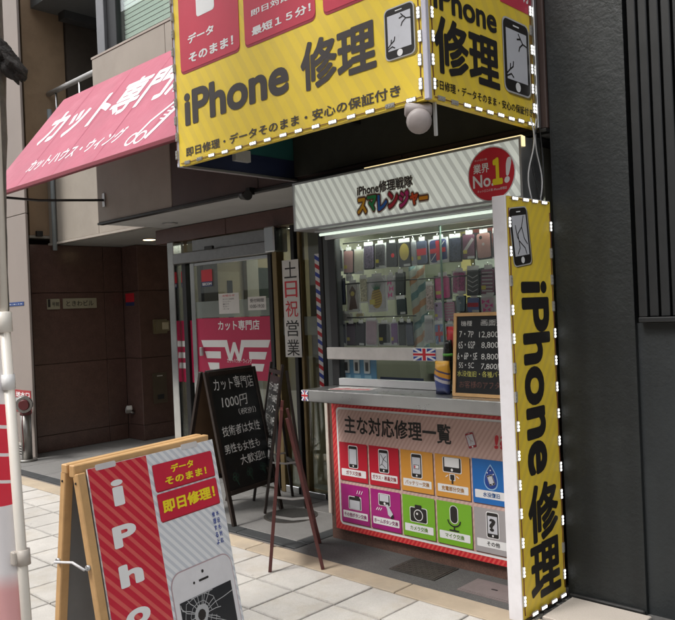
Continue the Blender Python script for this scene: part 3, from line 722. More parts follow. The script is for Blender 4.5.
def wing(F, u0, v0, S, parent, w=.003):
    """winged W emblem; S is its full width"""
    c = u0+S/2; h = S*.066; g_ = S*.040
    for sgn in (-1, 1):
        for k, (o0, o1) in enumerate(((.5, .18), (.45, .205), (.41, .235))):
            y1 = v0-k*(h+g_)
            if k == 0: pts = [(c+sgn*S*o0, y1), (c+sgn*S*.155, y1), (c+sgn*S*.14, y1-h), (c+sgn*S*(o0-.03), y1-h)]
            else: pts = [(c+sgn*S*o0, y1), (c+sgn*S*o1, y1), (c+sgn*S*o1, y1-h), (c+sgn*S*(o0-.03), y1-h)]
            if sgn < 0: pts = pts[::-1]
            flat('emblem_bar', F, pts[::-1] if False else pts, w, WHITE_INK, parent)
    t = S*.052; yb = v0-S*.19; m_ = v0-S*.055
    pts = [(-.155, v0), (-.07, yb), (0, m_), (.07, yb), (.155, v0)]
    top = [(c+a*S+(t*.62 if a < 0 else (-t*.62 if a > 0 else 0)), y+(S*.07 if y == yb else (S*.03 if y == m_ else 0))) for a, y in pts]
    outer = [(c+a*S+(-t*.25 if a < -.1 else (t*.25 if a > .1 else 0)), y) for a, y in pts]
    outer[1] = (c-.045*S, yb); outer[3] = (c+.045*S, yb); outer.insert(1, (c-.085*S, yb)); outer.insert(5, (c+.085*S, yb)); outer[3] = (c, m_-S*.045)
    inn = [(c-.155*S+t, v0), (c-.066*S, yb+S*.06), (c-.018*S, m_+S*.035), (c+.018*S, m_+S*.035), (c+.066*S, yb+S*.06), (c+.155*S-t, v0)]
    flat('emblem_letter', F, inn+outer[::-1], w+.0006, WHITE_INK, parent)
wing(FB, u0+wid*.055, FB.px(237, 340)[1], wid*.93, sd)
text_px(FB, 'カットハウス・ウィング', (227.5, 362.8), (252, 358.6), .003, WHITE_INK, sd, bold=.01)
box('door_handle', (bx(205), yy-.075, 1.12), (bx(207.3), yy-.052, 1.20), ALU, sd, .004)
flat('crimson_panel', FB2, rr(bx(181.7), .86, bx(186.3), 1.45), .0018, CRIM, bs); flat('crimson_panel', FB2, rr(bx(190.7), .86, bx(193.5), 1.45), .0018, CRIM, bs)
for k, q in enumerate((1.20, 1.09, .99)):
    flat('emblem_bar', FB2, [(bx(181.7), q), (bx(186.2-k*.6), q), (bx(185.6-k*.6), q+.055), (bx(181.7), q+.055)], .003, WHITE_INK, bs)
# notices on the glass
PAPER = mat('white paper notice', (.66, .65, .63), .7, var=.04)
def notice(nm, lab, F, bl, tr, lines, mt=PAPER, parent=None):
    a, b = F.px(*bl), F.px(*tr)
    t = thing(nm, lab, 'notice', tuple(F.pt(*a))); flat('sheet', F, rr(a[0], a[1], b[0], b[1]), .0025, mt, t)
    W_, H_ = b[0]-a[0], b[1]-a[1]
    for s, fu0, fv0, fu1, fv1, ink in lines:
        text(F, s, a[0]+W_*fu0, a[1]+H_*fv0, a[0]+W_*fu1, a[1]+H_*fv1, .0035, ink, t, bold=.01)
    return t
NAVY = mat('navy print', (.02, .035, .12), .5)
notice('paper_notice', 'white paper notice with red heading taped above the crimson door panel', FB, (219.5, 314), (239, 292.5), [('お知らせ', .2, .84, .8, .94, RED_INK), ('カット 1000円', .2, .68, .75, .75, GREY_INK), ('シャンプー', .2, .56, .6, .63, GREY_INK), ('顔そり', .2, .44, .5, .51, GREY_INK), ('カラー', .2, .32, .5, .39, GREY_INK), ('パーマ', .2, .2, .5, .27, GREY_INK)])
notice('opening_hours_notice', 'small white opening hours notice at the right of the glass door', FB, (248.5, 310.5), (266, 296), [('受付時間', .12, .58, .88, .86, GREY_INK), ('10:00-19:30', .1, .16, .9, .42, GREY_INK)])
def sec_sticker(lab, F, bl, tr):
    a, b = F.px(*bl), F.px(*tr); t = thing('security_sticker', lab, 'sticker', tuple(F.pt(*a)))
    h = b[1]-a[1]; flat('red_field', F, rr(a[0], a[1]+h*.3, b[0], b[1]), .0025, RED_INK, t); flat('navy_strip', F, rr(a[0], a[1], b[0], a[1]+h*.3), .0025, NAVY, t)
    text(F, 'SECOM', a[0]+.012, a[1]+h*.07, b[0]-.012, a[1]+h*.23, .0035, WHITE_INK, t, bold=.03)
sec_sticker('square red and navy security sticker high on the glass door', FB, (202, 287), (212, 269))
sec_sticker('narrow red and navy security sticker left of the dark mullion', FB2, (181.8, 287.5), (186.2, 271))
t = thing('weekend_banner', 'tall white paper banner saying open weekends and holidays beside the door', 'banner', tuple(FB2.pt(*FB2.px(285, 357))))
FBB = Face((0, yy-.055, 0), (1, 0, 0), (0, 0, 1))
a, b = FBB.px(286, 357), FBB.px(298.2, 259)
slab('sheet', FBB, rr(a[0], a[1], b[0], b[1]), 0, .002, PAPER, t)
hh = (b[1]-a[1])/5; ww = b[0]-a[0]
for k, chh in enumerate('土日祝営業'):
    text(FBB, chh, a[0]+ww*.12, b[1]-hh*(k+.93), b[0]-ww*.12, b[1]-hh*(k+.09), .0035, RED_INK if chh in '日祝' else BLACK_INK, t, bold=.005)
# barber stripe sticker
def barber_cols(n):
    tc = n.nodes.new('ShaderNodeTexCoord'); dp = n.nodes.new('ShaderNodeVectorMath'); dp.operation = 'DOT_PRODUCT'; L(n, tc.outputs['Object'], dp.inputs[0]); dp.inputs[1].default_value = (4, 0, 7.5)
    fr = n.nodes.new('ShaderNodeMath'); fr.operation = 'FRACT'; L(n, dp.outputs['Value'], fr.inputs[0])
    cr_ = n.nodes.new('ShaderNodeValToRGB'); cr_.color_ramp.interpolation = 'CONSTANT'; e = cr_.color_ramp.elements
    e[0].color = (.7, .7, .7, 1); e[1].position = .25; e[1].color = (.5, .02, .03, 1)
    for p_, c_ in ((.5, (.7, .7, .7, 1)), (.75, (.03, .06, .35, 1))): x_ = e.new(p_); x_.color = c_
    L(n, fr.outputs[0], cr_.inputs[0]); return cr_.outputs[0]
BARB = mat('red white blue barber stripes', 0, .4, colnodes=barber_cols, var=.03)
t = thing('barber_stripe', 'thin red white and blue barber stripe beside the kiosk window', 'barber stripe', tuple(FB2.pt(*FB2.px(320, 420))))
a, b = FB2.px(321.5, 400), FB2.px(324.4, 253); slab('strip', FB2, rr(a[0], a[1], b[0], b[1]), .003, .012, BARB, t)
# shop interior, seen dimly
WALLI = mat('shop interior wall', (.33, .29, .2), .7, var=.06); IFL = mat('shop interior floor', (.16, .15, .13), .4, var=.1)
box('room_floor', (-6.52, 4.36, -.01), (-3.6, 8.0, .0), IFL, bs); box('room_back_wall', (-6.5, 8.0, 0), (-3.6, 8.1, 2.6), WALLI, bs)
box('room_side_wall', (-3.62, 4.66, 0), (-3.56, 8.0, 2.6), WALLI, bs); box('room_ceiling', (-6.5, 4.41, 2.44), (-3.6, 8.0, 2.5), SOFFIT, bs)
box('room_left_wall', (-6.5, 4.42, .0), (-6.44, 8.0, 2.43), mat('cream shop wall', (.42, .36, .24), .65, var=.08), bs)
FLW = Face((-6.438, 0, 0), (0, 1, 0), (0, 0, 1))
box('added_fill_strip', (-4.7, 4.40, 2.26), (-3.7, 4.47, 2.28), emission('added shop fill light', (1, .95, .82), 2.0), bs)  # unseen light added to brighten the tan boards behind the right panes
for k in range(6):
    x = bx(284)+.13*k
    box('tan_panel', (x, 4.62+.015*(k % 2), 0), (x+.125, 4.65+.015*(k % 2), 2.2), mat('tan partition board', (.36, .27, .14), .5, var=.1, rand=.3), bs)
def at8(x, y, Y=7.9): return ony(x, y, Y)
a, b = FLW.px(218, 335), FLW.px(237.5, 272)
slab('cream_door', FLW, rr(a[0], 0, b[0], b[1]), .0, .03, CREAM, bs); slab('door_window', FLW, rr(FLW.px(226, 300)[0], 1.45, FLW.px(231, 300)[0], 1.85), .031, .036, DKMETAL, bs)
a, b = FLW.px(203, 335), FLW.px(214, 262); slab('dark_shelf', FLW, rr(a[0], 0, b[0], b[1]), .0, .05, mat('dark brown shelf', (.06, .045, .03), .5), bs)
a, b = FLW.px(246, 335), FLW.px(254, 255); slab('cream_column', FLW, rr(a[0], 0, b[0], 2.4), .0, .06, mat('white column', (.5, .48, .42), .6), bs)
a, b = FLW.px(258, 335), FLW.px(271, 268); slab('wall_mirror', FLW, rr(a[0], .9, b[0], b[1]), .0, .02, mat('dim green mirror', (.16, .2, .17), .1, .6), bs)
for x_ in (-4.5, -5.6):
    box('added_room_light', (x_-.6, 5.6, 2.41), (x_+.6, 5.9, 2.438), emission('added shop fill light', (1, .95, .82), 2.0), bs)  # glowing panels added to lift the dark shop interior
for x_ in (-4.5, -5.2):
    box('room_mirror', (x_-.28, 7.93, .9), (x_+.28, 7.97, 1.9), CHROME, bs)
t = thing('interior_light', 'small bright spot lamp inside the barber shop behind the door', 'lamp', tuple(at8(236, 263, 6.5)))
P = at8(236, 263, 6.5); tube('stem', [(P[0], P[1], 2.44), (P[0], P[1], P[2]+.05)], .012, ALU, t); tube('lamp_shade', [(P[0], P[1], P[2]+.06), (P[0], P[1], P[2]+.02)], [.03, .06], ALU, t)
tube('bulb', [(P[0], P[1], P[2]+.02), (P[0], P[1], P[2]-.02), (P[0], P[1], P[2]-.04)], [.035, .045, .02], emission('bulb glow', (1, .97, .9), 12), t)
for k in range(2):
    t = thing('barber_chair', ('left' if k == 0 else 'right')+' padded barber chair inside the shop behind the glass door', 'barber chair', (-5.6+.9*k, 6.6, 0), 'barber chairs')
    x, y = -5.6+.9*k, 6.6; LE = mat('dark leather', (.03, .025, .022), .35)
    tube('base', [(x, y, 0), (x, y, .03), (x, y, .05)], [.28, .28, .2], CHROME, t, 20); tube('column', [(x, y, .05), (x, y, .42)], .05, CHROME, t)
    box('seat', (x-.25, y-.25, .43), (x+.25, y+.25, .56), LE, t, .03); bm = bmesh.new(); add_bar(bm, (x, y-.27, .56), (x, y-.36, 1.15), .46, .1, .03, side=(1, 0, 0)); bm_obj('backrest', bm, LE, t)
    for s in (-1, 1): box('armrest', (x+s*.30-.035, y-.22, .66), (x+s*.30+.035, y+.2, .71), LE, t, .012); tube('arm_support', [(x+s*.30, y, .5), (x+s*.30, y, .66)], .02, CHROME, t)

# ================================================================== AWNING
AWN = mat('dusty red awning cloth', (.345, .043, .09), .6, var=.1, scale=2.5, bump=.28, bscale=1.7, bdist=.03, stain=(.48, .13, .19), stain_scale=1.6, stain_amt=.5)
aw = thing('shop_awning', 'dusty red sloping awning with white lettering over the barber shop', 'awning', (-5.3, 3.5, 2.6))
FA = Face((-6.798, 2.728, 2.6), (1, 0, 0), (0, .772, .984)); AH, AW_ = 1.2507, 2.93
bm = bmesh.new(); nu, nv = 36, 10; grid = []
seams = [.0, .62, 1.24, 1.86, 2.48, 2.93]
for i in range(nu+1):
    col_ = []
    for j in range(nv+1):
        u, v = AW_*i/nu, AH*j/nv
        sag = -.0008*math.sin(math.pi*j/nv)+.0005*math.sin(u*9+.7*math.sin(v*3))*math.sin(math.pi*j/nv)
        col_.append((bm.verts.new(FA.pt(u, v, sag)), bm.verts.new(FA.pt(u, v, sag-.004))))
    grid.append(col_)
for i in range(nu):
    for j in range(nv):
        a, b, c, d = grid[i][j], grid[i+1][j], grid[i+1][j+1], grid[i][j+1]
        bm.faces.new([a[0], b[0], c[0], d[0]]); bm.faces.new([d[1], c[1], b[1], a[1]])
can = bm_obj('canopy', bm, AWN, aw, True); AWN.node_tree.nodes['Principled BSDF'].inputs['Sheen Weight'].default_value = .35; AWN.node_tree.nodes['Principled BSDF'].inputs['Sheen Roughness'].default_value = .4
box('front_rail', (-6.80, 2.70, 2.565), (-3.868, 2.735, 2.598), mat('dark red awning rail', (.2, .03, .045), .5), aw, .004)
box('back_rail', (-6.80, 3.505, 3.555), (-3.868, 3.549, 3.578), mat('dark red awning rail', 0), aw)
for k, u in enumerate((.62, 1.24, 1.86, 2.48)):
    flat('seam', FA, rr(u-.004, .01, u+.004, AH-.01), .0009, mat('awning seam', (.42, .08, .135), .7), can)
bar('side_bar', FA.pt(.012, 0, -.018), FA.pt(.012, AH, -.018), .02, .02, ALU, aw); bar('side_bar', FA.pt(AW_-.012, 0, -.018), FA.pt(AW_-.012, AH, -.018), .02, .02, ALU, aw)
P = ony(103.5, 200, 3.54)
tube('brace_rod', [(-6.55, 2.72, 2.575), (-6.45, 3.05, 2.555), (P[0], 3.548, P[2])], .011, DKMETAL, aw, 8); box('brace_plate', (P[0]-.02, 3.538, P[2]-.06), (P[0]+.02, 3.5495, P[2]+.06), ALU, aw)
AWT = mat('white awning print', (.7, .7, .72), .7, var=.04)
text(FA, 'カット', .27, .54, 1.37, .96, .0014, AWT, can, bold=.03); text(FA, '専門店', 1.42, .56, 2.66, 1.0, .0014, AWT, can, bold=.025)
text(FA, 'カットハウス・ウィング', .57, .17, 2.06, .32, .0014, AWT, can, bold=.015)
# scissors and comb print
stroke('scissors_print', FA, [(2.30, .16), (2.36, .28), (2.62, .50)], .03, .0014, AWT, can)
for c in ((2.26, .13), (2.38, .12)):
    q = circ(c[0], c[1], .055, 12); stroke('scissors_print', FA, q+[q[0]], .018, .0018, AWT, can)
stroke('comb_print', FA, [(2.47, .10), (2.74, .56)], .045, .0016, AWT, can)
for k in range(9):
    x, y = 2.56+.018*k, .25+.031*k; stroke('comb_tooth', FA, [(x-.01, y), (x-.075, y+.02)], .012, .0014, AWT, can)

# ================================================================== REPAIR KIOSK
KGRAN = mat('red brown granite kiosk base', (.13, .072, .055), .45, var=.18, scale=12, spots=.35, bump=.1)
CREAMK = mat('olive cream kiosk wall', (.27, .265, .21), .65, var=.07)
kk = thing('repair_kiosk', 'small street kiosk with stainless counter and glass window of phone cases', 'kiosk', (-2.75, 3.6, 0))
KX0, KX1 = -3.555, -1.96
box('base_front', (KX0, 3.585, -.02), (KX1, 3.66, .93), KGRAN, kk, .004)
box('base_side', (KX0, 3.661, -.02), (KX0+.05, 4.62, .93), KGRAN, kk, .004); box('base_side', (KX1-.05, 3.661, -.02), (KX1, 4.62, .93), KGRAN, kk, .004); box('base_back', (KX0+.051, 4.57, -.02), (KX1-.051, 4.62, .93), KGRAN, kk, .004)
box('corner_guard', (KX0-.012, 3.572, .16), (KX0+.012, 3.584, .93), mat('pale corner guard', (.6, .55, .48), .5), kk)
cou = bmesh.new()
add_box(cou, (-3.492, 3.30, .932), (-1.985, 3.80, 1.004), .004); bm_obj('counter', cou, STEEL, kk)
box('counter_underside', (-3.47, 3.32, .928), (-2.0, 3.584, .931), DKMETAL, kk)
WY = 3.60
box('window_post', (-3.50, WY-.01, 1.005), (-3.435, WY+.05, 2.0), BLACKPAINT, kk, .004)
box('window_post', (-3.55, WY+.0, .931), (-3.502, WY+.06, 2.0), mat('grey side cladding', (.07, .075, .075), .4, .3), kk, .004)
box('window_post', (KX1-.05, WY, 1.005), (KX1, WY+.06, 2.0), BLACKPAINT, kk, .004)
box('head_rail', (-3.50, WY-.03, 1.955), (KX1, WY+.012, 2.008), ALU, kk, .003)
box('added_fill_strip', (-3.42, WY+.016, 1.982), (-2.03, WY+.040, 2.0), emission('added case fill light', (.93, 1, .88), 22.0), kk)  # added strip hidden by the head rail, brightens the fronts of the cases
MR = mat('pinkish stainless rail', (.75, .71, .68), .35, .7, var=.1, scale=10)
box('middle_rail', (-3.51, WY-.045, 1.176), (-2.575, WY-.008, 1.253), MR, kk, .004)
box('lower_sill', (-3.434, WY-.02, 1.0045), (-2.56, WY+.02, 1.052), mat('white sill profile', (.62, .62, .62), .4, var=.05), kk, .003)
KG = glass('kiosk window glass', (.96, .98, .97), refl=.9)
box('glass_pane', (-3.434, WY, 1.052), (-2.60, WY+.006, 1.955), KG, kk); box('glass_pane', (-2.60, WY+.012, 1.25), (KX1-.052, WY+.018, 1.955), KG, kk)
box('pane_edge', (-2.603, WY-.005, 1.052), (-2.597, WY+.01, 1.955), mat('glass pane edge', (.2, .28, .25), .2), kk)
box('back_wall', (KX0, 4.56, .931), (KX1, 4.62, 2.30), CREAMK, kk); box('side_wall', (KX0, WY+.061, .931), (KX0+.03, 4.559, 2.30), CREAMK, kk); box('side_wall', (KX1-.03, WY+.061, .931), (KX1, 4.559, 2.30), CREAMK, kk)
box('roof', (KX0, 3.585, 2.301), (KX1, 4.62, 2.345), ALU, kk); box('ceiling', (KX0+.031, WY+.0, 2.02), (KX1-.031, 4.559, 2.04), mat('white kiosk ceiling', (.6, .6, .56), .6), kk)
box('inner_curtain', (-3.05, 4.46, 1.0), (-2.97, 4.5, 2.0), mat('yellow olive door edge', (.42, .35, .12), .5), kk); box('inner_door', (-3.42, 4.5, 1.0), (-3.06, 4.53, 1.98), mat('dull green door', (.17, .18, .13), .5), kk)
box('inner_cabinet', (-2.93, 4.45, 1.0), (-2.7, 4.53, 1.95), mat('grey green cabinet', (.27, .29, .25), .5), kk)
box('red_valance', (-2.9, 4.40, 1.86), (KX1-.04, 4.44, 2.0), mat('dull red valance', (.25, .05, .04), .6), kk)
TUBE = emission('greenish fluorescent tube', (.86, 1.0, .86), .32)
tube('tube_lamp', [(-3.47, 3.50, 1.982), (-2.02, 3.50, 1.982)], .009, TUBE, kk, 10)
box('tube_batten', (-3.5, 3.48, 1.997), (-2.0, 3.54, 2.009), ALU, kk)
tube('hang_rail', [(-3.42, 3.66, 1.925), (-2.02, 3.66, 1.925)], .004, DKMETAL, kk, 8); tube('hang_rail', [(-3.42, 3.67, 1.66), (-2.02, 3.67, 1.66)], .004, DKMETAL, kk, 8); tube('hang_rail', [(-3.42, 3.67, 1.44), (-2.85, 3.67, 1.44)], .004, DKMETAL, kk, 8)
box('display_shelf', (-3.43, 3.63, 1.19), (-2.62, 3.95, 1.205), mat('white display shelf', (.6, .6, .58), .4), kk)
box('interior_light', (-3.35, 3.69, 2.0), (-2.1, 3.80, 2.018), emission('added kiosk fill light', (.95, 1, .88), 1.8), kk)  # added glowing panel, kept out of view, to brighten the kiosk inside

# ------------------------------------------------------------------ header sign
FH = Face((-3.597, 3.40, 2.012), (1, 0, 0), (0, 0, 1)); HW, HH = 1.66, .308
hd = thing('header_sign', 'grey striped header sign with rainbow kana lettering and red No.1 disc', 'sign', (-2.77, 3.5, 2.01))
slab('cabinet', FH, rr(0, 0, HW, HH), -.18, -.006, ALU, hd)
HST = mat('pale diagonal stripes of header', 0, .4, colnodes=stripes((.60, .63, .57), (.42, .44, .40), (1, 0, .62), 17.5, .52), var=.03, emit='print', es=.22)
hpf = flat('printed_face', FH, rr(.012, .012, HW-.012, HH-.012), -.003, HST, hd)
for nm, q in (('frame_edge', (0, HH-.012, HW, HH)), ('frame_edge', (0, 0, HW, .012)), ('frame_edge', (0, .0125, .012, HH-.0125)), ('frame_edge', (HW-.012, .0125, HW, HH-.0125))):
    slab(nm, FH, rr(*q), -.005, .008, ALU, hd)
slab('warm_light_strip', FH, rr(.62, HH+.001, HW, HH+.006), -.02, .004, emission('warm led strip', (1, .8, .42), .42), hd)
slab('warm_light_strip', FH, rr(HW+.001, HH-.05, HW+.009, HH+.0), -.02, .004, emission('warm led strip', 0, 0), hd)
def hu(x, y): return FH.px(x, y)
OUTL = mat('brown lettering outline', (.12, .035, .02), .5); CREAMO = mat('pale lettering outline', (.68, .69, .64), .5)
hq = (hu(357.5, 190)[0], hu(357.5, 196.5)[1], hu(413, 185)[0], hu(358, 185.5)[1])
text(FH, 'iPhone修理戦隊', *hq, .0032, CREAMO, hpf, bold=.016, grow=.05); text(FH, 'iPhone修理戦隊', *hq, .0045, GREY_INK, hpf, bold=.016)
cols = [(.75, .38, .01), (.01, .26, .07), (.01, .13, .5), (.48, .015, .04), (.5, .02, .17), (.65, .07, .01), (.75, .3, .01)]
a, b = hu(358, 214.5), hu(426, 191.5); cw = (b[0]-a[0])/6.4; uu = a[0]
for k, chh in enumerate('スマレンジャー'):
    w_ = cw*(.8 if chh in 'ャ' else (.85 if chh == 'ー' else 1.0)); vb = a[1]+(.0 if k % 2 == 0 else .006); vt = vb+(.093 if chh not in 'ャー' else .068)
    if chh == 'ー': vb += .025; vt = vb+.02
    text(FH, chh, uu+.002, vb, uu+w_-.006, vt, .0032, OUTL, hpf, bold=.04, grow=.075); text(FH, chh, uu+.002, vb, uu+w_-.006, vt, .0026, CREAMO, hpf, bold=.04, grow=.14)
    text(FH, chh, uu+.002, vb, uu+w_-.006, vt, .0045, mat('kana colour %d' % k, cols[k], .4), hpf, bold=.045); uu += w_
c = hu(491.5, 174); R1 = .135
flat('disc_rim', FH, circ(c[0], c[1], R1*1.05, 36), .0032, WHITE_INK, hpf); flat('red_disc', FH, circ(c[0], c[1], R1, 36), .0042, RED_INK, hpf)
text(FH, '業界', c[0]-.105, c[1]+.012, c[0]-.01, c[1]+.062, .0055, WHITE_INK, hpf, bold=.015)
text(FH, 'No.', c[0]-.11, c[1]-.062, c[0]+.014, c[1]+.004, .0055, WHITE_INK, hpf, bold=.02)
text(FH, '１', c[0]+.008, c[1]-.06, c[0]+.068, c[1]+.078, .0058, YEL_INK, hpf, bold=.06); text(FH, '!', c[0]+.075, c[1]-.058, c[0]+.105, c[1]+.07, .0055, WHITE_INK, hpf, bold=.04, shear=.15)
text(FH, 'ネット口コミ数', c[0]-.095, c[1]+.075, c[0]-.02, c[1]+.086, .0055, WHITE_INK, hpf); text(FH, 'ネット口コミ数 iPhone修理店', c[0]-.085, c[1]-.088, c[0]+.09, c[1]-.074, .0055, WHITE_INK, hpf)

# ------------------------------------------------------------------ big yellow box sign
YST = lambda nm, vec, f: mat(nm, 0, .42, colnodes=stripes((.85, .625, .06), (.79, .58, .075), vec, f, .5), var=.05, scale=3, stain=(.5, .38, .06), stain_amt=.12)
BX0, BX1, BY0, BY1, BZ0, BZ1 = -3.735, -1.925, 2.628, 3.548, 2.372, 3.55
FS = Face((BX0, BY0, BZ0), (1, 0, 0), (0, 0, 1)); FR = Face((BX1, BY0, BZ0), (0, 1, 0), (0, 0, 1)); SW, SH, SD = BX1-BX0, BZ1-BZ0, BY1-BY0
big = thing('box_sign', 'large yellow box sign with lit edges hung over the kiosk', 'sign', ((BX0+BX1)/2, BY1, BZ0))
YF = YST('yellow striped sign face', (1, 0, .62), 11); YR = YST('yellow striped sign side', (0, 1, .62), 9.5)
ff = slab('front_face', FS, rr(0, 0, SW-.022, SH), -.03, 0, YF, big); rf = slab('right_face', FR, rr(.022, 0, SD, SH), -.03, 0, YR, big)
TEAL = mat('teal painted inside', (.02, .11, .11), .5, var=.12); NAVYP = mat('navy painted inside', (.012, .02, .06), .5)
box('left_side', (BX0, BY0+.031, BZ0+.13), (BX0+.02, BY1, BZ1), TEAL, big); box('left_side_band', (BX0+.0, BY0+.031, BZ0+.008), (BX0+.024, BY1, BZ0+.129), NAVYP, big)
box('lower_rail', (BX0-.004, BY0+.001, BZ0-.006), (BX0+.03, BY1, BZ0+.0075), ALU, big)
box('top_cover', (BX0, BY0, BZ1+.001), (BX1, BY1, BZ1+.03), ALU, big); box('back_board', (BX0+.03, BY1-.03, BZ0+.02), (BX1-.031, BY1-.005, BZ1), mat('dark olive back board', (.022, .022, .016), .7, var=.2), big)
box('corner_post', (BX1-.021, BY0-.004, BZ0+.0), (BX1+.004, BY0+.021, BZ1), mat('lilac white corner profile', (.55, .54, .62), .35), big, .003)
box('left_edge_profile', (BX0-.022, BY0-.004, BZ0-.002), (BX0-.001, BY0+.028, BZ1), mat('lilac white corner profile', 0), big, .003)
box('rear_profile', (BX1+.001, BY1-.03, BZ0), (BX1+.02, BY1-.001, BZ1), ALU, big, .003)
box('inner_beam', (BX0+.6, BY0+.035, BZ0+.25), (BX0+.64, BY1-.035, BZ0+.29), DKMETAL, big); box('inner_beam', (BX0+1.2, BY0+.035, BZ0+.25), (BX0+1.24, BY1-.035, BZ0+.29), DKMETAL, big)
q = ony(230, 163, BY1-.1); box('junction_box', (BX0+.025, 3.0, BZ0+.07), (BX0+.06, 3.12, BZ0+.14), mat('off white plastic', 0), big)
# lettering, front
def fu(x, y): return FS.px(x, y)
LET = mat('grey brown bold lettering', (.052, .042, .04), .5)
text(FS, 'iPhone', fu(185.5, 126)[0], fu(186, 126.7)[1], fu(289, 80)[0], fu(214, 80.8)[1], .0025, LET, ff, bold=.034)
text(FS, '修理', fu(301.5, 80)[0], fu(317.7, 88)[1], fu(376.5, 50)[0], fu(371.7, 17)[1], .0025, LET, ff, bold=.03)
text(FS, '即日修理・データそのまま・安心の保証付き', *fu(186.5, 157), *fu(400.5, 83.5), .0025, LET, ff, bold=.02)
def phone_print(F, u0, v0, u1, v1, w, parent, cracks, tilt=0.0, body=BLACK_INK, home=WHITE_INK, screen=SCREEN_INK, shadow=True, btn=True):
    """printed phone; tilt turns it about its centre"""
    cu, cv = (u0+u1)/2, (v0+v1)/2; ct, st = math.cos(tilt), math.sin(tilt); W_, H_ = u1-u0, v1-v0
    T = lambda pts: [(cu+(a-cu)*ct-(b-cv)*st, cv+(a-cu)*st+(b-cv)*ct) for a, b in pts]
    r = W_*.14
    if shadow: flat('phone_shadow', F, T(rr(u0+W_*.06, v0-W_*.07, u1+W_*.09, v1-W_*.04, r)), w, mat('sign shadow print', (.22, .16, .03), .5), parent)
    flat('phone_rim', F, T(rr(u0-W_*.035, v0-W_*.035, u1+W_*.035, v1+W_*.035, r*1.1)), w+.0008, mat('pale phone rim', (.5, .5, .5), .4), parent)
    flat('phone_body', F, T(rr(u0, v0, u1, v1, r)), w+.0016, body, parent)
    flat('phone_screen', F, T(rr(u0+W_*.09, v0+H_*.16, u1-W_*.09, v1-H_*.13)), w+.0024, screen, parent)
    if btn: flat('home_button', F, T(circ(cu, v0+H_*.08, W_*.1, 14)), w+.0024, home, parent); flat('speaker_slot', F, T(rr(cu-W_*.12, v1-H_*.075, cu+W_*.12, v1-H_*.055)), w+.0024, home, parent)
    for c_ in cracks: stroke('crack', F, T([(u0+W_*a, v0+H_*b) for a, b in c_]), W_*.035, w+.0032, body, parent)
CRK = [[(.91, .70), (.75, .72), (.66, .78), (.52, .76)], [(.75, .72), (.62, .66), (.58, .60)], [(.66, .78), (.58, .84)], [(.09, .20), (.24, .24), (.33, .20)], [(.09, .24), (.2, .3), (.22, .38)], [(.2, .3), (.32, .35), (.34, .42)]]
a, b = fu(387, 61), fu(413, 1); phone_print(FS, a[0], a[1], b[0], b[1], .0025, ff, CRK)
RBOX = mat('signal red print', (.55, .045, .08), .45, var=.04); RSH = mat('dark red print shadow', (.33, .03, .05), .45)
bxs = [(181.5, 76, 239), (245.5, 47, 316), (324, 19, None)]
b0 = .0
for k, (xl, yb, xr) in enumerate(bxs):
    a = fu(xl, yb); r_ = fu(xr, 20)[0] if xr else a[0]+.53
    v0 = BZ0*0+.535
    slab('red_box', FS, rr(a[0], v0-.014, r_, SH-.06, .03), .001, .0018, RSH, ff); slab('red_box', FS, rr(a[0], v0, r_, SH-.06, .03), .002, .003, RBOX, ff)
text(FS, 'データ', *fu(188.5, 44.5), *fu(214, 23.5), .0042, WHITE_INK, ff, bold=.035); text(FS, 'そのまま！', *fu(189.5, 63.5), *fu(233.5, 34.5), .0042, WHITE_INK, ff, bold=.032)
a = fu(197, 19.5); flat('phone_icon', FS, rr(a[0], a[1]+.012, a[0]+.165, a[1]+.40, .02), .0042, WHITE_INK, ff); flat('phone_icon_screen', FS, rr(a[0]+.03, a[1]+.10, a[0]+.135, a[1]+.34, .01), .005, RBOX, ff)
text(FS, '即日対応', *fu(251.5, 17), *fu(291, -8), .0042, WHITE_INK, ff, bold=.02); text(FS, '最短１５分！', *fu(252.5, 36.5), *fu(311, 2), .0042, WHITE_INK, ff, bold=.03)
a = fu(333, 1); text(FS, '保証付き', a[0]+.03, a[1]+.01, a[0]+.45, a[1]+.12, .0042, WHITE_INK, ff, bold=.02); text(FS, '安心', a[0]+.03, a[1]+.16, a[0]+.3, a[1]+.28, .0042, WHITE_INK, ff, bold=.02)
# lettering, right side
def ru(x, y): return FR.px(x, y)
text(FR, 'iPhone', ru(433, 4)[0], ru(496, 33.5)[1]-.004, ru(496, 20)[0], ru(496, 33.5)[1]+.115, .0025, BLACK_INK, rf, bold=.03)
a, b = ru(435, 69), ru(498, 42); text(FR, '修理', a[0], a[1]-.01, b[0], b[1]+.012, .0025, BLACK_INK, rf, bold=.03)
a, b = ru(433, 87.5), ru(532, 108.5); text(FR, '即日修理・データそのまま・安心の保証付き', a[0], a[1], b[0], a[1]+.042, .0025, BLACK_INK, rf, bold=.018)
a, b = ru(505, 89), ru(527, 28); phone_print(FR, a[0], a[1], b[0], b[1]-.0, .0025, rf, CRK)
rb_ = ru(505, 3.5)[1]; slab('red_band', FR, rr(ru(500, 2)[0], rb_, SD, SH), .001, .002, RBOX, rf)
text(FR, '最短15分', ru(503, 0)[0], rb_+.05, SD-.04, rb_+.16, .003, WHITE_INK, rf, bold=.02)
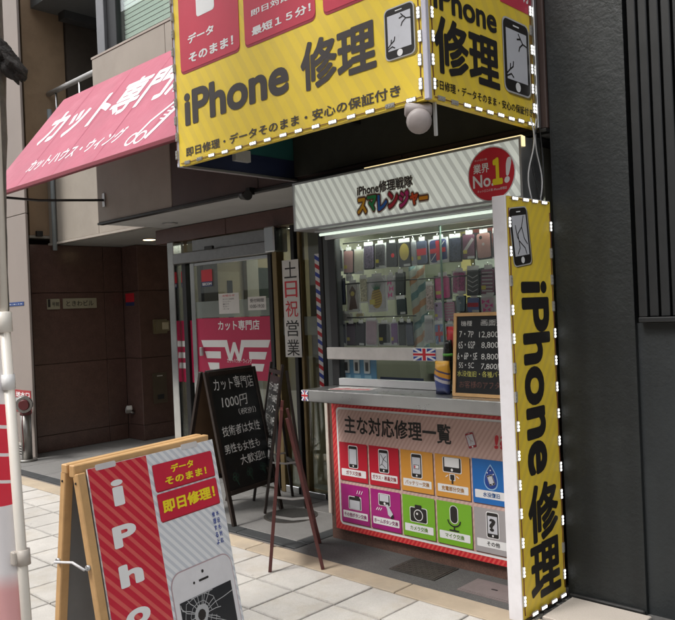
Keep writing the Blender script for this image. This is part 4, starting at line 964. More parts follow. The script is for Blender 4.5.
# led modules
def led_mesh(nm, F, on, length=.05, wd=.019, vertical=False):
    bm = bmesh.new()
    def bxm(u0, v0, u1, v1, w0, w1, mi):
        vs = [Vector(F.R*u+F.U*v+F.N*w) for w in (w0, w1) for u, v in ((u0, v0), (u1, v0), (u1, v1), (u0, v1))]
        vv = [bm.verts.new(q) for q in vs]
        for q in ((3, 2, 1, 0), (4, 5, 6, 7), (0, 1, 5, 4), (1, 2, 6, 5), (2, 3, 7, 6), (3, 0, 4, 7)):
            f_ = bm.faces.new([vv[i] for i in q]); f_.material_index = mi
    a, b = (length/2, wd/2) if not vertical else (wd/2, length/2)
    bxm(-a, -b, a, b, 0, .006, 0)
    for k in (-1, 0, 1):
        s = length*.33*k; c = (s, 0) if not vertical else (0, s); h = .0047
        bxm(c[0]-h, c[1]-h, c[0]+h, c[1]+h, .0062, .0085, 1)
    me = bpy.data.meshes.new(nm); bm.to_mesh(me); bm.free(); me.materials.append(LED_BODY); me.materials.append(LED_ON if on else LED_BODY); return me
def led_run(F, parent, p0, p1, n, vertical, off=(), w=.001, wire=True):
    on_, of_ = led_mesh('led_module', F, True, vertical=vertical), led_mesh('led_module', F, False, vertical=vertical)
    pts = []
    for k in range(n):
        t_ = (k+.5)/n; u = p0[0]+(p1[0]-p0[0])*t_+rnd.uniform(-.004, .004); v = p0[1]+(p1[1]-p0[1])*t_+rnd.uniform(-.002, .002)
        share('led_module', of_ if k in off else on_, F.pt(u, v, w), parent)
        pts.append(F.pt(u, v, w+.003))
    pts = [F.pt(*p0, w+.003)]+pts+[F.pt(*p1, w+.003)]
    if wire: tube('led_wire', pts, .0022, WIRE_R, parent, 5)
led_run(FS, ff, (.02, .014), (SW-.03, .014), 15, False, (0, 1, 13))
led_run(FR, rf, (.04, .014), (SD-.03, .014), 9, False, (0, 1))
led_run(FS, ff, (SW-.034, .02), (SW-.034, SH-.05), 11, True, (4, 8)); led_run(FR, rf, (.036, .02), (.036, SH-.05), 11, True, (5,))
led_run(FR, rf, (SD-.045, .05), (SD-.045, SH-.05), 11, True, (4, 7))
FL = Face((BX0-.0225, BY1, BZ0), (0, -1, 0), (0, 0, 1)); led_run(Face((BX0-.0115, BY0-.0045, BZ0), (1, 0, 0), (0, 0, 1)), big, (0, .02), (0, SH-.05), 11, True, tuple(range(11)), w=.0005)

# ------------------------------------------------------------------ tall yellow board
VB0, VB1, VY0, VY1, VZ1 = -1.955, -1.88, 3.132, 3.556, 2.0
vb = thing('vertical_sign_board', 'tall narrow yellow board standing against the black wall, lettering running down', 'sign', (-1.92, 3.35, 0))
FV = Face((VB1, VY0, 0), (0, 1, 0), (0, 0, 1)); VW = VY1-VY0
box('board_core', (VB0, VY0, .0), (VB1-.001, VY1, VZ1), PVC, vb, .003)
vpf = flat('printed_face', FV, rr(.004, .004, VW-.004, VZ1-.004), .0008, YST('yellow striped board face', (0, 1, -.72), 16), vb)
slab('base_rail', FV, rr(0, -.0, VW, .012), .0012, .012, DKMETAL, vb)
def vu(x, y): return FV.px(x, y)
text(FV, 'iPhone', .10, vu(536, 475)[1], .365, vu(540, 281)[1], .0022, BLACK_INK, vpf, bold=.036, rot=-90)
text(FV, '修', .085, vu(545, 539)[1], .375, vu(545, 481)[1], .0022, BLACK_INK, vpf, bold=.034); text(FV, '理', .085, vu(545, 596)[1], .375, vu(545, 540)[1], .0022, BLACK_INK, vpf, bold=.034)
a, b = (.035, 1.675), (.195, 1.945); phone_print(FV, a[0], a[1], b[0], b[1], .0022, vpf, [[(.75, .85), (.6, .66), (.7, .45), (.85, .35)], [(.6, .66), (.35, .55), (.4, .3), (.25, .2)], [(.4, .42), (.7, .28), (.75, .18)], [(.25, .7), (.3, .5), (.36, .45)]], tilt=.12)
led_run(FV, vpf, (.016, .03), (.016, VZ1-.06), 14, True, (7, 8, 11), w=.0015); led_run(FV, vpf, (VW-.016, .05), (VW-.016, VZ1-.06), 14, True, (1, 10, 11, 12), w=.0015)
led_run(FV, vpf, (.03, VZ1-.014), (VW-.02, VZ1-.014), 4, False, (), w=.0015); led_run(FV, vpf, (.03, .026), (VW-.02, .026), 4, False, (), w=.0145)
# loose cables between the box sign and the board
for k in range(4):
    pts = []
    y0 = 3.44+.03*k
    for i in range(13):
        t_ = i/12; pts.append((-1.905+.008*math.sin(k+t_*7), y0+.02*math.sin(t_*6+k*2)+(.012*k-.02)*t_, 2.41-.415*t_))
    o = tube('loose_cable', pts, .0038, WIRE_W if k % 2 == 0 else WIRE_B, None, 6, loc=pts[-1])
    tag(o, ('pale' if k % 2 == 0 else 'black')+' cable hanging above the tall yellow board, '+('nearer the street' if k < 2 else 'nearer the black wall'), 'cable', 'cables over the tall board')
# security light under the box sign corner
P = onx(420, 113, -1.95); sg = thing('sensor_light', 'pale round sensor lamp hanging under the corner of the big yellow sign', 'sensor lamp', (-1.95, 2.66, 2.37))
PLA = mat('grey beige plastic', (.33, .29, .28), .45, var=.05)
c1 = Vector(onx(417.5, 110, -2.0)); c2 = Vector(onx(419, 121, -1.99)); vdir = (Vector((0, 0, 1.5))-c2).normalized(); side = Vector(tuple(rt))
tube('motor_housing', [c1-side*.055, c1-side*.05, c1+side*.05, c1+side*.06], [.022, .03, .03, .024], PLA, sg, 16)
tube('lamp_head', [c2-vdir*.045, c2-vdir*.035, c2, c2+vdir*.03, c2+vdir*.045, c2+vdir*.05], [.02, .04, .055, .052, .04, .01], PLA, sg, 20)
tube('mount_arm', [c1+Vector((0, 0, .02)), (c1.x, c1.y+.01, BZ0+.02)], .012, PLA, sg); b_ = c1+side*.075; box('mount_plate', (b_.x-.006, b_.y-.006, b_.z-.11), (b_.x+.006, b_.y+.006, BZ0+.0), mat('off white plastic', 0), sg)

# ------------------------------------------------------------------ repair menu panel under the counter
FP = Face((0, 3.555, 0), (1, 0, 0), (0, 0, 1))
mp = thing('repair_menu_panel', 'red bordered panel of ten coloured repair pictograms under the counter', 'sign', (-2.8, 3.56, .08))
slab('board', FP, rr(-3.485, .078, -2.06, .905), -.028, 0, mat('red striped panel border', 0, .4, colnodes=stripes((.56, .018, .03), (.66, .085, .07), (1, 0, -.7), 34, .5), var=.04), mp)
flat('white_frame', FP, rr(-3.446, .112, -2.10, .868, .03), .0012, WHITE_INK, mp)
flat('pink_field', FP, rr(-3.433, .125, -2.113, .855, .022), .0024, mat('pink striped panel field', 0, .45, colnodes=stripes((.62, .43, .38), (.54, .35, .305), (1, 0, -.7), 34, .5), var=.04), mp)
text(FP, '主な対応修理一覧', -3.375, .705, -2.545, .82, .0036, BLACK_INK, mp, bold=.022)
text(FP, '!?', -2.265, .71, -2.195, .785, .0036, RED_INK, mp, bold=.04, shear=.1)
phone_print(FP, -2.44, .70, -2.385, .785, .0036, mp, [[(.3, .8), (.5, .5), (.4, .3)], [(.5, .5), (.75, .4)]], tilt=.3, body=DKRED_INK, shadow=False)
TC = dict(red=(.48, .012, .03), orange=(.66, .30, .045), blue=(.01, .14, .46), magenta=(.36, .01, .18), green=(.18, .43, .02), grey=(.36, .34, .345))
defs = [('ガラス交換', 'red'), ('ガラス・液晶交換', 'red'), ('バッテリー交換', 'orange'), ('充電部分交換', 'orange'), ('水没復旧', 'blue'),
        ('その他ボタン交換', 'magenta'), ('ホームボタン交換', 'magenta'), ('カメラ交換', 'green'), ('マイク交換', 'green'), ('その他', 'grey')]
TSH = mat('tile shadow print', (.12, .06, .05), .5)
for k, (s, cn) in enumerate(defs):
    i, j = k % 5, k//5; u0 = -3.426+.2535*i; v0 = .402 if j == 0 else .134; u1, v1 = u0+.237, v0+.244
    TM_ = mat('pictogram tile '+cn, TC[cn], .4, var=.04)
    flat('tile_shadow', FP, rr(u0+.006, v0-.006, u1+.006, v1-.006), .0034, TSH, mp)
    pt_ = flat('pictogram_tile', FP, rr(u0, v0, u1, v1), .0044, TM_, mp)
    flat('caption_strip', FP, rr(u0+.014, v0+.03, u1-.014, v0+.075, .004), .0054, WHITE_INK, pt_)
    wl = min(.19, .024*len(s)+.01); uc = (u0+u1)/2
    text(FP, s, uc-wl/2, v0+.039, uc+wl/2, v0+.066, .0064, mat('caption ink '+cn, tuple(c_*.55 for c_ in TC[cn]) if cn != 'grey' else (.02, .02, .02), .5), pt_, bold=.02)
    w = .0054; vc0 = v0+.088; vt_ = v1-.02
    def hphone(a, b, c, d, sc_=SCREEN_INK):
        flat('icon', FP, rr(a-.005, b-.005, c+.005, d+.005, .012), w, WHITE_INK, pt_); flat('icon', FP, rr(a, b, c, d, .009), w+.001, BLACK_INK, pt_); flat('icon', FP, rr(a+.006, b+.022, c-.006, d-.018), w+.002, sc_, pt_)
    if k in (0, 1, 2, 9):
        hphone(uc-.036, vc0, uc+.036, vt_); flat('icon', FP, circ(uc, vc0+.011, .006, 10), w+.002, WHITE_INK, pt_)
        if k == 1:
            for pl in ([(-.02, .11), (.0, .08), (-.012, .05), (.015, .03)], [(.02, .1), (.0, .08)], [(-.012, .05), (-.026, .04)], [(.0, .08), (.026, .065)]): stroke('icon', FP, [(uc+a, vc0+b) for a, b in pl], .004, w+.003, BLACK_INK, pt_)
        if k == 2: flat('icon', FP, rr(uc-.02, vc0+.05, uc+.02, vc0+.075), w+.003, BLACK_INK, pt_); flat('icon', FP, rr(uc-.017, vc0+.053, uc+.017, vc0+.072), w+.0036, WHITE_INK, pt_); flat('icon', FP, rr(uc-.015, vc0+.055, uc-.006, vc0+.07), w+.0042, RED_INK, pt_)
        if k == 9: text(FP, '?', uc-.02, vc0+.035, uc+.02, vc0+.105, w+.003, BLACK_INK, pt_, bold=.04)
    elif k == 3:
        flat('icon', FP, rr(uc-.065, vc0+.055, uc+.065, vt_+.008, .01), w, WHITE_INK, pt_); flat('icon', FP, rr(uc-.06, vc0+.06, uc+.06, vt_+.007, .008), w+.001, BLACK_INK, pt_); flat('icon', FP, rr(uc-.05, vc0+.088, uc+.05, vt_+.006), w+.002, WHITE_INK, pt_); flat('icon', FP, circ(uc, vc0+.073, .008, 12), w+.002, WHITE_INK, pt_)
        flat('icon', FP, rr(uc-.02, vc0+.012, uc+.02, vc0+.05, .004), w, WHITE_INK, pt_); flat('icon', FP, rr(uc-.014, vc0+.016, uc+.014, vc0+.046, .004), w+.001, BLACK_INK, pt_); flat('icon', FP, rr(uc-.006, vc0-.006, uc+.006, vc0+.016), w+.001, BLACK_INK, pt_)
        for s_ in (-1, 1): stroke('icon', FP, [(uc+s_*.03, vc0+.04), (uc+s_*.045, vc0+.03)], .005, w+.001, WHITE_INK, pt_)
    elif k == 4:
        dpts = []
        for q in range(28):
            t_ = 2*math.pi*q/28; rr_ = .052; x = math.sin(t_)*rr_*math.sin(t_/2)**1.0*1.05; y = math.cos(t_)*.068
            dpts.append((uc-x, vc0+.062+y))
        sc2 = lambda f: [(uc+(a-uc)*f, vc0+.055+(b-vc0-.055)*f) for a, b in dpts]
        flat('icon', FP, sc2(1.05), w, mat('pale drop rim', (.3, .5, .7), .4), pt_); flat('icon', FP, sc2(.93), w+.001, mat('deep blue drop', (.01, .05, .28), .4), pt_)
        phone_print(FP, uc-.016, vc0+.02, uc+.02, vc0+.075, w+.002, pt_, [], tilt=.35, shadow=False)
        for a, b in ((-.02, .085), (.018, .08), (.0, .1)): flat('icon', FP, circ(uc+a, vc0+b, .004, 8), w+.002, WHITE_INK, pt_)
    elif k == 5:
        flat('icon', FP, rr(uc-.055, vc0, uc+.055, vc0+.085, .008), w, WHITE_INK, pt_); flat('icon', FP, rr(uc-.05, vc0+.003, uc+.05, vc0+.08, .008), w+.001, BLACK_INK, pt_); flat('icon', FP, rr(uc-.043, vc0+.004, uc+.043, vc0+.06), w+.002, SCREEN_INK, pt_); flat('icon', FP, rr(uc-.0, vc0+.08, uc+.04, vc0+.09, .003), w+.001, BLACK_INK, pt_)
        for q in range(3): stroke('icon', FP, [(uc+.02+.018*q, vc0+.105), (uc+.028+.02*q, vc0+.125)], .005, w+.001, WHITE_INK, pt_)
    elif k == 6:
        flat('icon', FP, rr(uc-.055, vc0+.06, uc+.04, vt_, .008), w, WHITE_INK, pt_); flat('icon', FP, rr(uc-.05, vc0+.064, uc+.035, vt_-.004, .008), w+.001, BLACK_INK, pt_); flat('icon', FP, rr(uc-.043, vc0+.088, uc+.028, vt_-.005), w+.002, SCREEN_INK, pt_)
        flat('icon', FP, circ(uc-.005, vc0+.076, .008, 12), w+.002, WHITE_INK, pt_); bm_ = [(uc+.0, vc0+.07), (uc+.02, vc0+.075), (uc+.06, vc0+.02), (uc+.045, vc0-.004), (uc+.02, vc0+.012), (uc+.015, vc0+.045)]
        flat('icon', FP, bm_, w+.003, SCREEN_INK, pt_); flat('icon', FP, [(uc+.06, vc0+.02), (uc+.066, vc0+.0), (uc+.045, vc0-.012), (uc+.04, vc0+.0)], w+.0034, BLACK_INK, pt_)
        for q in range(3): stroke('icon', FP, [(uc-.03-.016*q, vc0+.045), (uc-.042-.016*q, vc0+.03)], .005, w+.001, WHITE_INK, pt_)
    elif k == 7:
        flat('icon', FP, rr(uc-.065, vc0, uc+.065, vc0+.09, .012), w, WHITE_INK, pt_); flat('icon', FP, rr(uc-.06, vc0+.004, uc+.06, vc0+.086, .01), w+.001, BLACK_INK, pt_); flat('icon', FP, rr(uc-.025, vc0+.085, uc+.025, vc0+.105, .004), w+.0014, BLACK_INK, pt_)
        flat('icon', FP, circ(uc, vc0+.045, .034, 24), w+.002, WHITE_INK, pt_); flat('icon', FP, circ(uc, vc0+.045, .029, 24), w+.0026, BLACK_INK, pt_); flat('icon', FP, circ(uc-.008, vc0+.053, .007, 12), w+.0032, WHITE_INK, pt_)
    elif k == 8:
        flat('icon', FP, rr(uc-.029, vc0+.035, uc+.029, vt_+.004, .028, 6), w, WHITE_INK, pt_); flat('icon', FP, rr(uc-.024, vc0+.04, uc+.024, vt_, .023, 6), w+.001, BLACK_INK, pt_)
        arc = [(uc+.042*math.sin(t_), vc0+.055-.035*math.cos(t_)) for t_ in [-1.5+.3*q for q in range(11)]]
        stroke('icon', FP, arc, .008, w+.0015, BLACK_INK, pt_); stroke('icon', FP, [(uc, vc0+.02), (uc, vc0)], .009, w+.0017, BLACK_INK, pt_); stroke('icon', FP, [(uc-.03, vc0-.003), (uc+.03, vc0-.003)], .009, w+.0019, BLACK_INK, pt_)

# ------------------------------------------------------------------ things on the counter
FCo = Face((0, 3.299, 0), (1, 0, 0), (0, 0, 1))
# price chalkboard
SLATE = mat('black chalkboard slate', (.011, .012, .0125), .35, var=.25, scale=9, stain=(.03, .03, .03), stain_amt=.25, stain_scale=6)
CHALK = mat('white chalk', (.5, .5, .48), .9, var=.25, scale=60); CHALKY = mat('yellow chalk', (.42, .4, .1), .9, var=.25, scale=60); CHALKR = mat('faint red chalk', (.12, .06, .05), .9, var=.2)
CHALKG = mat('faint green chalk', (.03, .075, .05), .9, var=.2)
pb = thing('price_chalkboard', 'pine framed chalkboard of handwritten prices standing on the counter', 'chalkboard', (-2.2, 3.44, 1.0))
FK = Face((-2.415, 3.40, 1.006), (1, 0, 0), (0, .10, 1)); KW, KH = .44, .447
psl = slab('slate', FK, rr(.018, .018, KW-.018, KH-.018), -.012, -.004, SLATE, pb)
for q in ((0, 0, KW, .018), (0, KH-.018, KW, KH), (0, .0185, .018, KH-.0185), (KW-.018, .0185, KW, KH-.0185)): slab('frame', FK, rr(*q), -.016, .003, PINE, pb)
bar('rear_leg', FK.pt(.1, KH*.9, -.02), (-2.315, 3.56, 1.006), .015, .012, PINE, pb); bar('rear_leg', FK.pt(.34, KH*.9, -.02), (-2.075, 3.56, 1.006), .015, .012, PINE, pb)
rows = [('機種', .045, .375, .115, .405, CHALK), ('画面交換', .17, .375, .36, .41, CHALK), ('7・7P', .035, .315, .125, .35, CHALK), ('12,800円+税', .16, .31, .40, .352, CHALK), ('6S・6SP', .03, .255, .135, .295, CHALK), ('8,800円+税', .175, .255, .40, .297, CHALK),
        ('6・6P・SE', .025, .195, .15, .235, CHALK), ('8,800円+税', .175, .195, .40, .237, CHALK), ('5S・5C', .035, .15, .13, .182, CHALK), ('7,800円+税', .175, .145, .39, .184, CHALK), ('水没復旧・各種パーツ交換', .025, .105, .40, .138, CHALKY), ('お客様のアフター付き', .04, .045, .4, .085, CHALKR)]
for s, a, b, c, d, ink in rows: text(FK, s, a, b, c, d, -.003, ink, psl, bold=-.006, jitter=.004)
# bottle, snack bag and red packet
def bagmesh(nm, c, w, d, h, mt, parent, pinch=.12, lean=0.0):
    bm = bmesh.new(); rings = []
    for j in range(9):
        t_ = j/8; f = 1-.9*abs(2*t_-1)**6; ring = []
        for q in range(16):
            a = 2*math.pi*q/16; ring.append(bm.verts.new((c[0]+lean*t_+w/2*math.cos(a)*(1-.06*math.sin(3*t_*math.pi)), c[1]+d/2*math.sin(a)*max(.08, f)+.004*math.sin(q*2.1+j), c[2]+h*t_)))
        rings.append(ring)
    for a, b in zip(rings, rings[1:]):
        for q in range(16): bm.faces.new([a[q], a[(q+1) % 16], b[(q+1) % 16], b[q]])
    bm.faces.new(rings[0][::-1]); bm.faces.new(rings[-1]); return bm_obj(nm, bm, mt, parent, True)
P = ony(443, 388, 3.45)
t = thing('snack_bag', 'blue and orange crinkled snack bag on the counter beside the chalkboard', 'snack bag', (P[0], 3.45, 1.004))
def bagcol(n):
    tc = n.nodes.new('ShaderNodeTexCoord'); sp_ = n.nodes.new('ShaderNodeSeparateXYZ'); L(n, tc.outputs['Object'], sp_.inputs[0])
    ad = n.nodes.new('ShaderNodeMath'); ad.operation = 'MULTIPLY_ADD'; ad.inputs[1].default_value = .3; L(n, sp_.outputs[0], ad.inputs[0]); L(n, sp_.outputs[2], ad.inputs[2])
    c_ = n.nodes.new('ShaderNodeValToRGB'); c_.color_ramp.interpolation = 'CONSTANT'; e = c_.color_ramp.elements
    ml = n.nodes.new('ShaderNodeMath'); ml.operation = 'MULTIPLY'; ml.inputs[1].default_value = 6.0; L(n, ad.outputs[0], ml.inputs[0])
    e[0].color = (.04, .06, .2, 1); e[1].position = .42; e[1].color = (.45, .42, .42, 1)
    for p_, k_ in ((.52, (.05, .06, .2, 1)), (.6, (.55, .25, .03, 1)), (.74, (.05, .04, .1, 1)), (.8, (.55, .28, .03, 1))): x_ = e.new(p_); x_.color = k_
    L(n, ml.outputs[0], c_.inputs[0]); return c_.outputs[0]
bagmesh('bag', (P[0], 3.45, 1.0045), .095, .06, .185, mat('snack bag print', 0, .3, colnodes=bagcol, var=.1), t)
t = thing('dark_bottle', 'dark bottle with green band rising behind the snack bag', 'bottle', (P[0]-.01, 3.53, 1.004))
DB = mat('dark bottle plastic', (.012, .014, .012), .25); tube('bottle_body', [(P[0]-.01, 3.53, 1.0045), (P[0]-.01, 3.53, 1.2), (P[0]-.01, 3.53, 1.24), (P[0]-.01, 3.53, 1.275), (P[0]-.01, 3.53, 1.30)], [.033, .033, .03, .024, .022], DB, t, 16); tube('green_band', [(P[0]-.01, 3.53, 1.21), (P[0]-.01, 3.53, 1.226)], .0335, mat('green band', (.1, .35, .05), .4), t, 16)
t = thing('red_packet', 'red and yellow packet leaning behind the dark bottle', 'packet', (P[0]+.02, 3.575, 1.004))
def redcol(n):
    tc = n.nodes.new('ShaderNodeTexCoord'); sp_ = n.nodes.new('ShaderNodeSeparateXYZ'); L(n, tc.outputs['Object'], sp_.inputs[0]); c_ = n.nodes.new('ShaderNodeValToRGB'); c_.color_ramp.interpolation = 'CONSTANT'; e = c_.color_ramp.elements
    ml = n.nodes.new('ShaderNodeMath'); ml.operation = 'MULTIPLY_ADD'; ml.inputs[1].default_value = 6; ml.inputs[2].default_value = -1.2; L(n, sp_.outputs[0], ml.inputs[0]); ad = n.nodes.new('ShaderNodeMath'); ad.operation = 'MULTIPLY_ADD'; ad.inputs[1].default_value = 7; L(n, sp_.outputs[2], ad.inputs[0]); L(n, ml.outputs[0], ad.inputs[2])
    e[0].color = (.6, .38, .03, 1); e[1].position = .42; e[1].color = (.5, .02, .03, 1); L(n, ad.outputs[0], c_.inputs[0]); return c_.outputs[0]
bagmesh('packet', (P[0]+.02, 3.575, 1.0045), .14, .03, .37, mat('red yellow packet print', 0, .35, colnodes=redcol, var=.08), t)
# flag sticker on the middle rail and counter edge
def union(F, u0, v0, u1, v1, w, lab, nm='flag_sticker'):
    t = thing(nm, lab, 'sticker', tuple(F.pt(u0, v0, w))); W_, H_ = u1-u0, v1-v0
    flat('field', F, rr(u0, v0, u1, v1), w, mat('flag blue', (.02, .05, .3), .4), t)
    stroke('saltire', F, [(u0+.02*W_, v0+.02*H_), (u1-.02*W_, v1-.02*H_)], H_*.16, w+.0005, WHITE_INK, t); stroke('saltire', F, [(u0+.02*W_, v1-.02*H_), (u1-.02*W_, v0+.02*H_)], H_*.16, w+.0005, WHITE_INK, t)
    flat('white_cross', F, rr(u0+W_*.38, v0, u0+W_*.62, v1), w+.001, WHITE_INK, t); flat('white_cross', F, rr(u0, v0+H_*.33, u1, v0+H_*.67), w+.0014, WHITE_INK, t)
    flat('red_cross', F, rr(u0+W_*.43, v0, u0+W_*.57, v1), w+.002, RED_INK, t); flat('red_cross', F, rr(u0, v0+H_*.41, u1, v0+H_*.59), w+.0024, RED_INK, t)
FM = Face((0, WY-.0452, 0), (1, 0, 0), (0, 0, 1))
a, b = FM.px(413.5, 358), FM.px(435.5, 348.5); union(FM, a[0], 1.18, b[0], 1.25, .0008, 'red white and blue flag sticker on the pinkish middle rail')
union(FCo, -3.49, .938, -3.435, 1.0, .0008, 'small flag sticker on the left end of the counter edge')
t = thing('counter_flyer', 'white and red price flyer lying on the steel counter', 'flyer', (-3.2, 3.45, 1.004))
FT = Face((-3.33, 3.36, 1.0052), (.98, .2, 0), (-.2, .98, 0))
flat('sheet', FT, rr(0, 0, .30, .16), .0, PAPER, t); text(FT, 'iPhone修理 データそのまま', .02, .06, .28, .10, .0008, RED_INK, t, bold=.02); flat('red_stripe', FT, rr(.01, .015, .29, .045), .0006, RED_INK, t)
# low window display: blue film pack card
FW = Face((0, WY+.05, 0), (1, 0, 0), (0, 0, 1))
a, b = FW.px(342.5, 379.5), FW.px(376, 359.5)
t = thing('film_card', 'light blue card of three screen films behind the lower kiosk pane', 'card', tuple(FW.pt(*a)))
slab('card', FW, rr(a[0], a[1], b[0], b[1]+.02), -.004, 0, mat('light blue card', (.12, .3, .5), .5), t)
for k in range(3): 
    uu = a[0]+.02+(b[0]-a[0]-.03)/3*k; slab('film_pack', FW, rr(uu, a[1]+.045, uu+.05, b[1]-.0, .006), .0005, .006, mat('white film pack', (.6, .62, .63), .4), t); flat('film_window', FW, rr(uu+.012, a[1]+.06, uu+.038, b[1]-.02), .0068, GREY_INK, t); flat('caption', FW, rr(uu-.002, a[1]+.012, uu+.055, a[1]+.035), .0008, mat('pale caption', (.3, .5, .65), .5), t)
t = thing('blue_tray', 'low dark blue tray behind the lower kiosk pane', 'tray', (-3.02, 3.75, 1.004))
box('tray_base', (-3.16, 3.68, 1.0045), (-2.82, 3.86, 1.012), mat('navy tray', (.015, .03, .09), .5), t); box('tray_lip', (-3.16, 3.675, 1.0045), (-2.82, 3.679, 1.06), mat('navy tray', 0), t)

# ------------------------------------------------------------------ phone cases in the window
CASES = [  # bl px, tr px, colour, plane Y, pattern, words
 ((335.5, 271.5), (342.5, 249), (.05, .05, .055), 0, 'plain', 'dark grey case in clear pack, leftmost in the top row'),
 ((343.5, 274), (353.5, 249.5), (.42, .23, .22), 0, 'plain', 'plain pink case second from left in the top row'),
 ((353.8, 274), (363.5, 249), (.55, .52, .42), 0, 'plain', 'cream white case third from left in the top row'),
 ((363.8, 269.5), (374, 244.5), (.15, .12, .18), 0, 'glitter', 'purple glitter case fourth in the top row'),
 ((375, 268.5), (385.5, 243), (.10, .095, .105), 0, 'glitter', 'dark grey glitter case fifth in the top row'),
 ((386, 267), (397.5, 241.5), (.018, .018, .02), 0, 'dot', 'black case with a red dot in the top row'),
 ((398.5, 267), (411, 241), (.018, .018, .02), 0, 'yellowblob', 'black case with a yellow blob in the top row'),
 ((416.5, 265), (427.7, 239.5), (.09, .11, .18), 0, 'band', 'slate blue case with a red band in the top row'),
 ((428.6, 263.4), (448.2, 238), (.04, .05, .16), 0, 'cross', 'wide navy case with a red cross in the top row'),
 ((448.9, 262), (461.5, 236.5), (.05, .055, .09), 0, 'glitter', 'dark blue speckled case right of the red cross case'),
 ((462.2, 259.4), (475.3, 233), (.16, .06, .1), 0, 'diag', 'maroon case with slanted stripe in the top row'),
 ((476.2, 259.4), (491.5, 231.5), (.42, .22, .2), 0, 'camera', 'rose gold case with camera hole in the top row'),
 ((492.6, 259), (500, 231), (.05, .05, .06), 0, 'plain', 'dark case at the right end of the top row'),
 ((337.6, 305), (345, 278), (.03, .035, .07), 1, 'plain', 'navy case leftmost in the middle row'),
 ((347, 312), (359.5, 282.5), (.45, .42, .40), 1, 'brownblob', 'clear pack with a brown shape in the middle row'),
 ((360, 303), (367.3, 277.5), (.40, .36, .24), 1, 'gold', 'gold speckled case beside the pineapple case'),
 ((367.6, 312), (386.5, 276), (.52, .5, .52), 1, 'pineapple', 'white case with a golden pineapple'),
 ((395.3, 295.4), (405, 272), (.03, .035, .028), 1, 'plain', 'black green case hanging alone in the middle row'),
 ((396.5, 315), (406, 298), (.02, .035, .035), 1, 'plain', 'dark teal case below the lone black green case'),
 ((434.2, 299.7), (451, 275), (.58, .03, .2), 1, 'bows', 'hot pink case with bows in the middle row'),
 ((452.2, 294), (465.5, 271), (.35, .05, .17), 1, 'glitter', 'magenta glitter case right of the hot pink case'),
 ((466.7, 295.6), (479.7, 268.5), (.035, .032, .035), 1, 'chevron', 'dark case with white chevrons in the middle row'),
 ((480.3, 295.6), (495.3, 267.5), (.22, .07, .13), 1, 'bars', 'dark pink barred case in the middle row'),
 ((456.2, 312), (465.5, 295.5), (.14, .2, .24), 2, 'camera', 'small blue grey case below the magenta one'),
 ((339.2, 345.7), (346, 323), (.03, .04, .08), 2, 'plain', 'navy case leftmost in the bottom row'),
 ((346.4, 345.7), (355.7, 322.6), (.06, .03, .06), 2, 'plain', 'dark plum case second in the bottom row'),
 ((356.2, 345.7), (365, 322), (.025, .02, .03), 2, 'plain', 'black case third in the bottom row'),
 ((365.6, 346), (377.3, 319.5), (.5, .36, .42), 2, 'plain', 'lavender pink case in the bottom row'),
 ((378.3, 345.7), (390.5, 322.6), (.02, .02, .022), 2, 'plain', 'black case right of the lavender one in the bottom row'),
 ((398.3, 345.5), (405.5, 321), (.025, .03, .028), 2, 'plain', 'black slim case third from right in the bottom row'),
 ((424.5, 343), (433.5, 318), (.42, .42, .43), 2, 'bars', 'white leaflet pack low by the striped cloth'),
 ((411.6, 266), (416, 240.5), (.3, .3, .33), 0, 'plain', 'slim grey case left of the red banded top case'),
 ((387.2, 300), (394.6, 275), (.5, .48, .5), 1, 'bows', 'pale pack with pink bows right of the pineapple case'),
 ((426, 311), (433.4, 284), (.5, .4, .38), 1, 'gold', 'beige speckled pack left of the hot pink case'),
 ((434.4, 321), (443.6, 301.5), (.42, .3, .5), 2, 'camera', 'small lilac case below the hot pink case'),
 ((444.2, 322), (455.6, 301), (.55, .2, .34), 2, 'bars', 'pink striped pack below the bows case'),
 ((435, 345), (444.5, 323), (.12, .22, .45), 2, 'cross', 'small blue pack with a red cross low in the centre'),
 ((445.2, 340), (455, 323.5), (.5, .5, .53), 2, 'dot', 'white pack with a red dot beside the red packet'),
 ((467, 313), (480, 297), (.16, .2, .42), 2, 'band', 'blue pack with a red band just above the price chalkboard'),
 ((481, 313), (495, 296.5), (.55, .42, .46), 2, 'bows', 'pale pink bow pack just above the price chalkboard'),
 ((391.2, 345.6), (397.8, 322), (.22, .1, .28), 2, 'plain', 'purple slim case second from right in the bottom row'),
 ((406.2, 346), (413, 321.5), (.05, .06, .1), 2, 'plain', 'midnight blue case beside the striped cloth in the bottom row'),
 ((346, 281), (352.5, 276), (.5, .5, .5), 1, 'plain', 'short white tag card above the brown shape'),
 ((337.8, 321), (352, 313.5), (.5, .47, .44), 2, 'bars', 'low wide white card under the clear brown pack'),
 ((356, 319), (364, 313), (.42, .36, .2), 2, 'plain', 'small tan card under the gold speckled case'),
]
PACK = glass('clear pack plastic', (.93, .93, .93), refl=.8, rough=.08); CARD = mat('white hang tag', (.6, .6, .6), .5); STK = mat('yellow price dot', (.6, .48, .05), .5); BACK = mat('black pack card', (.02, .02, .022), .4)
GOLDG = mat('gold print', (.48, .32, .05), .4); GREENP = mat('green leaf print', (.02, .14, .06), .5); BROWNP = mat('brown print', (.1, .045, .025), .5); PINKP = mat('hot pink print', (.7, .03, .26), .4); PALEB = mat('pale print', (.45, .42, .42), .5); RDOT = mat('bright red dot', (.75, .01, .02), .4); YBL = mat('yellow blob print', (.55, .42, .08), .5)
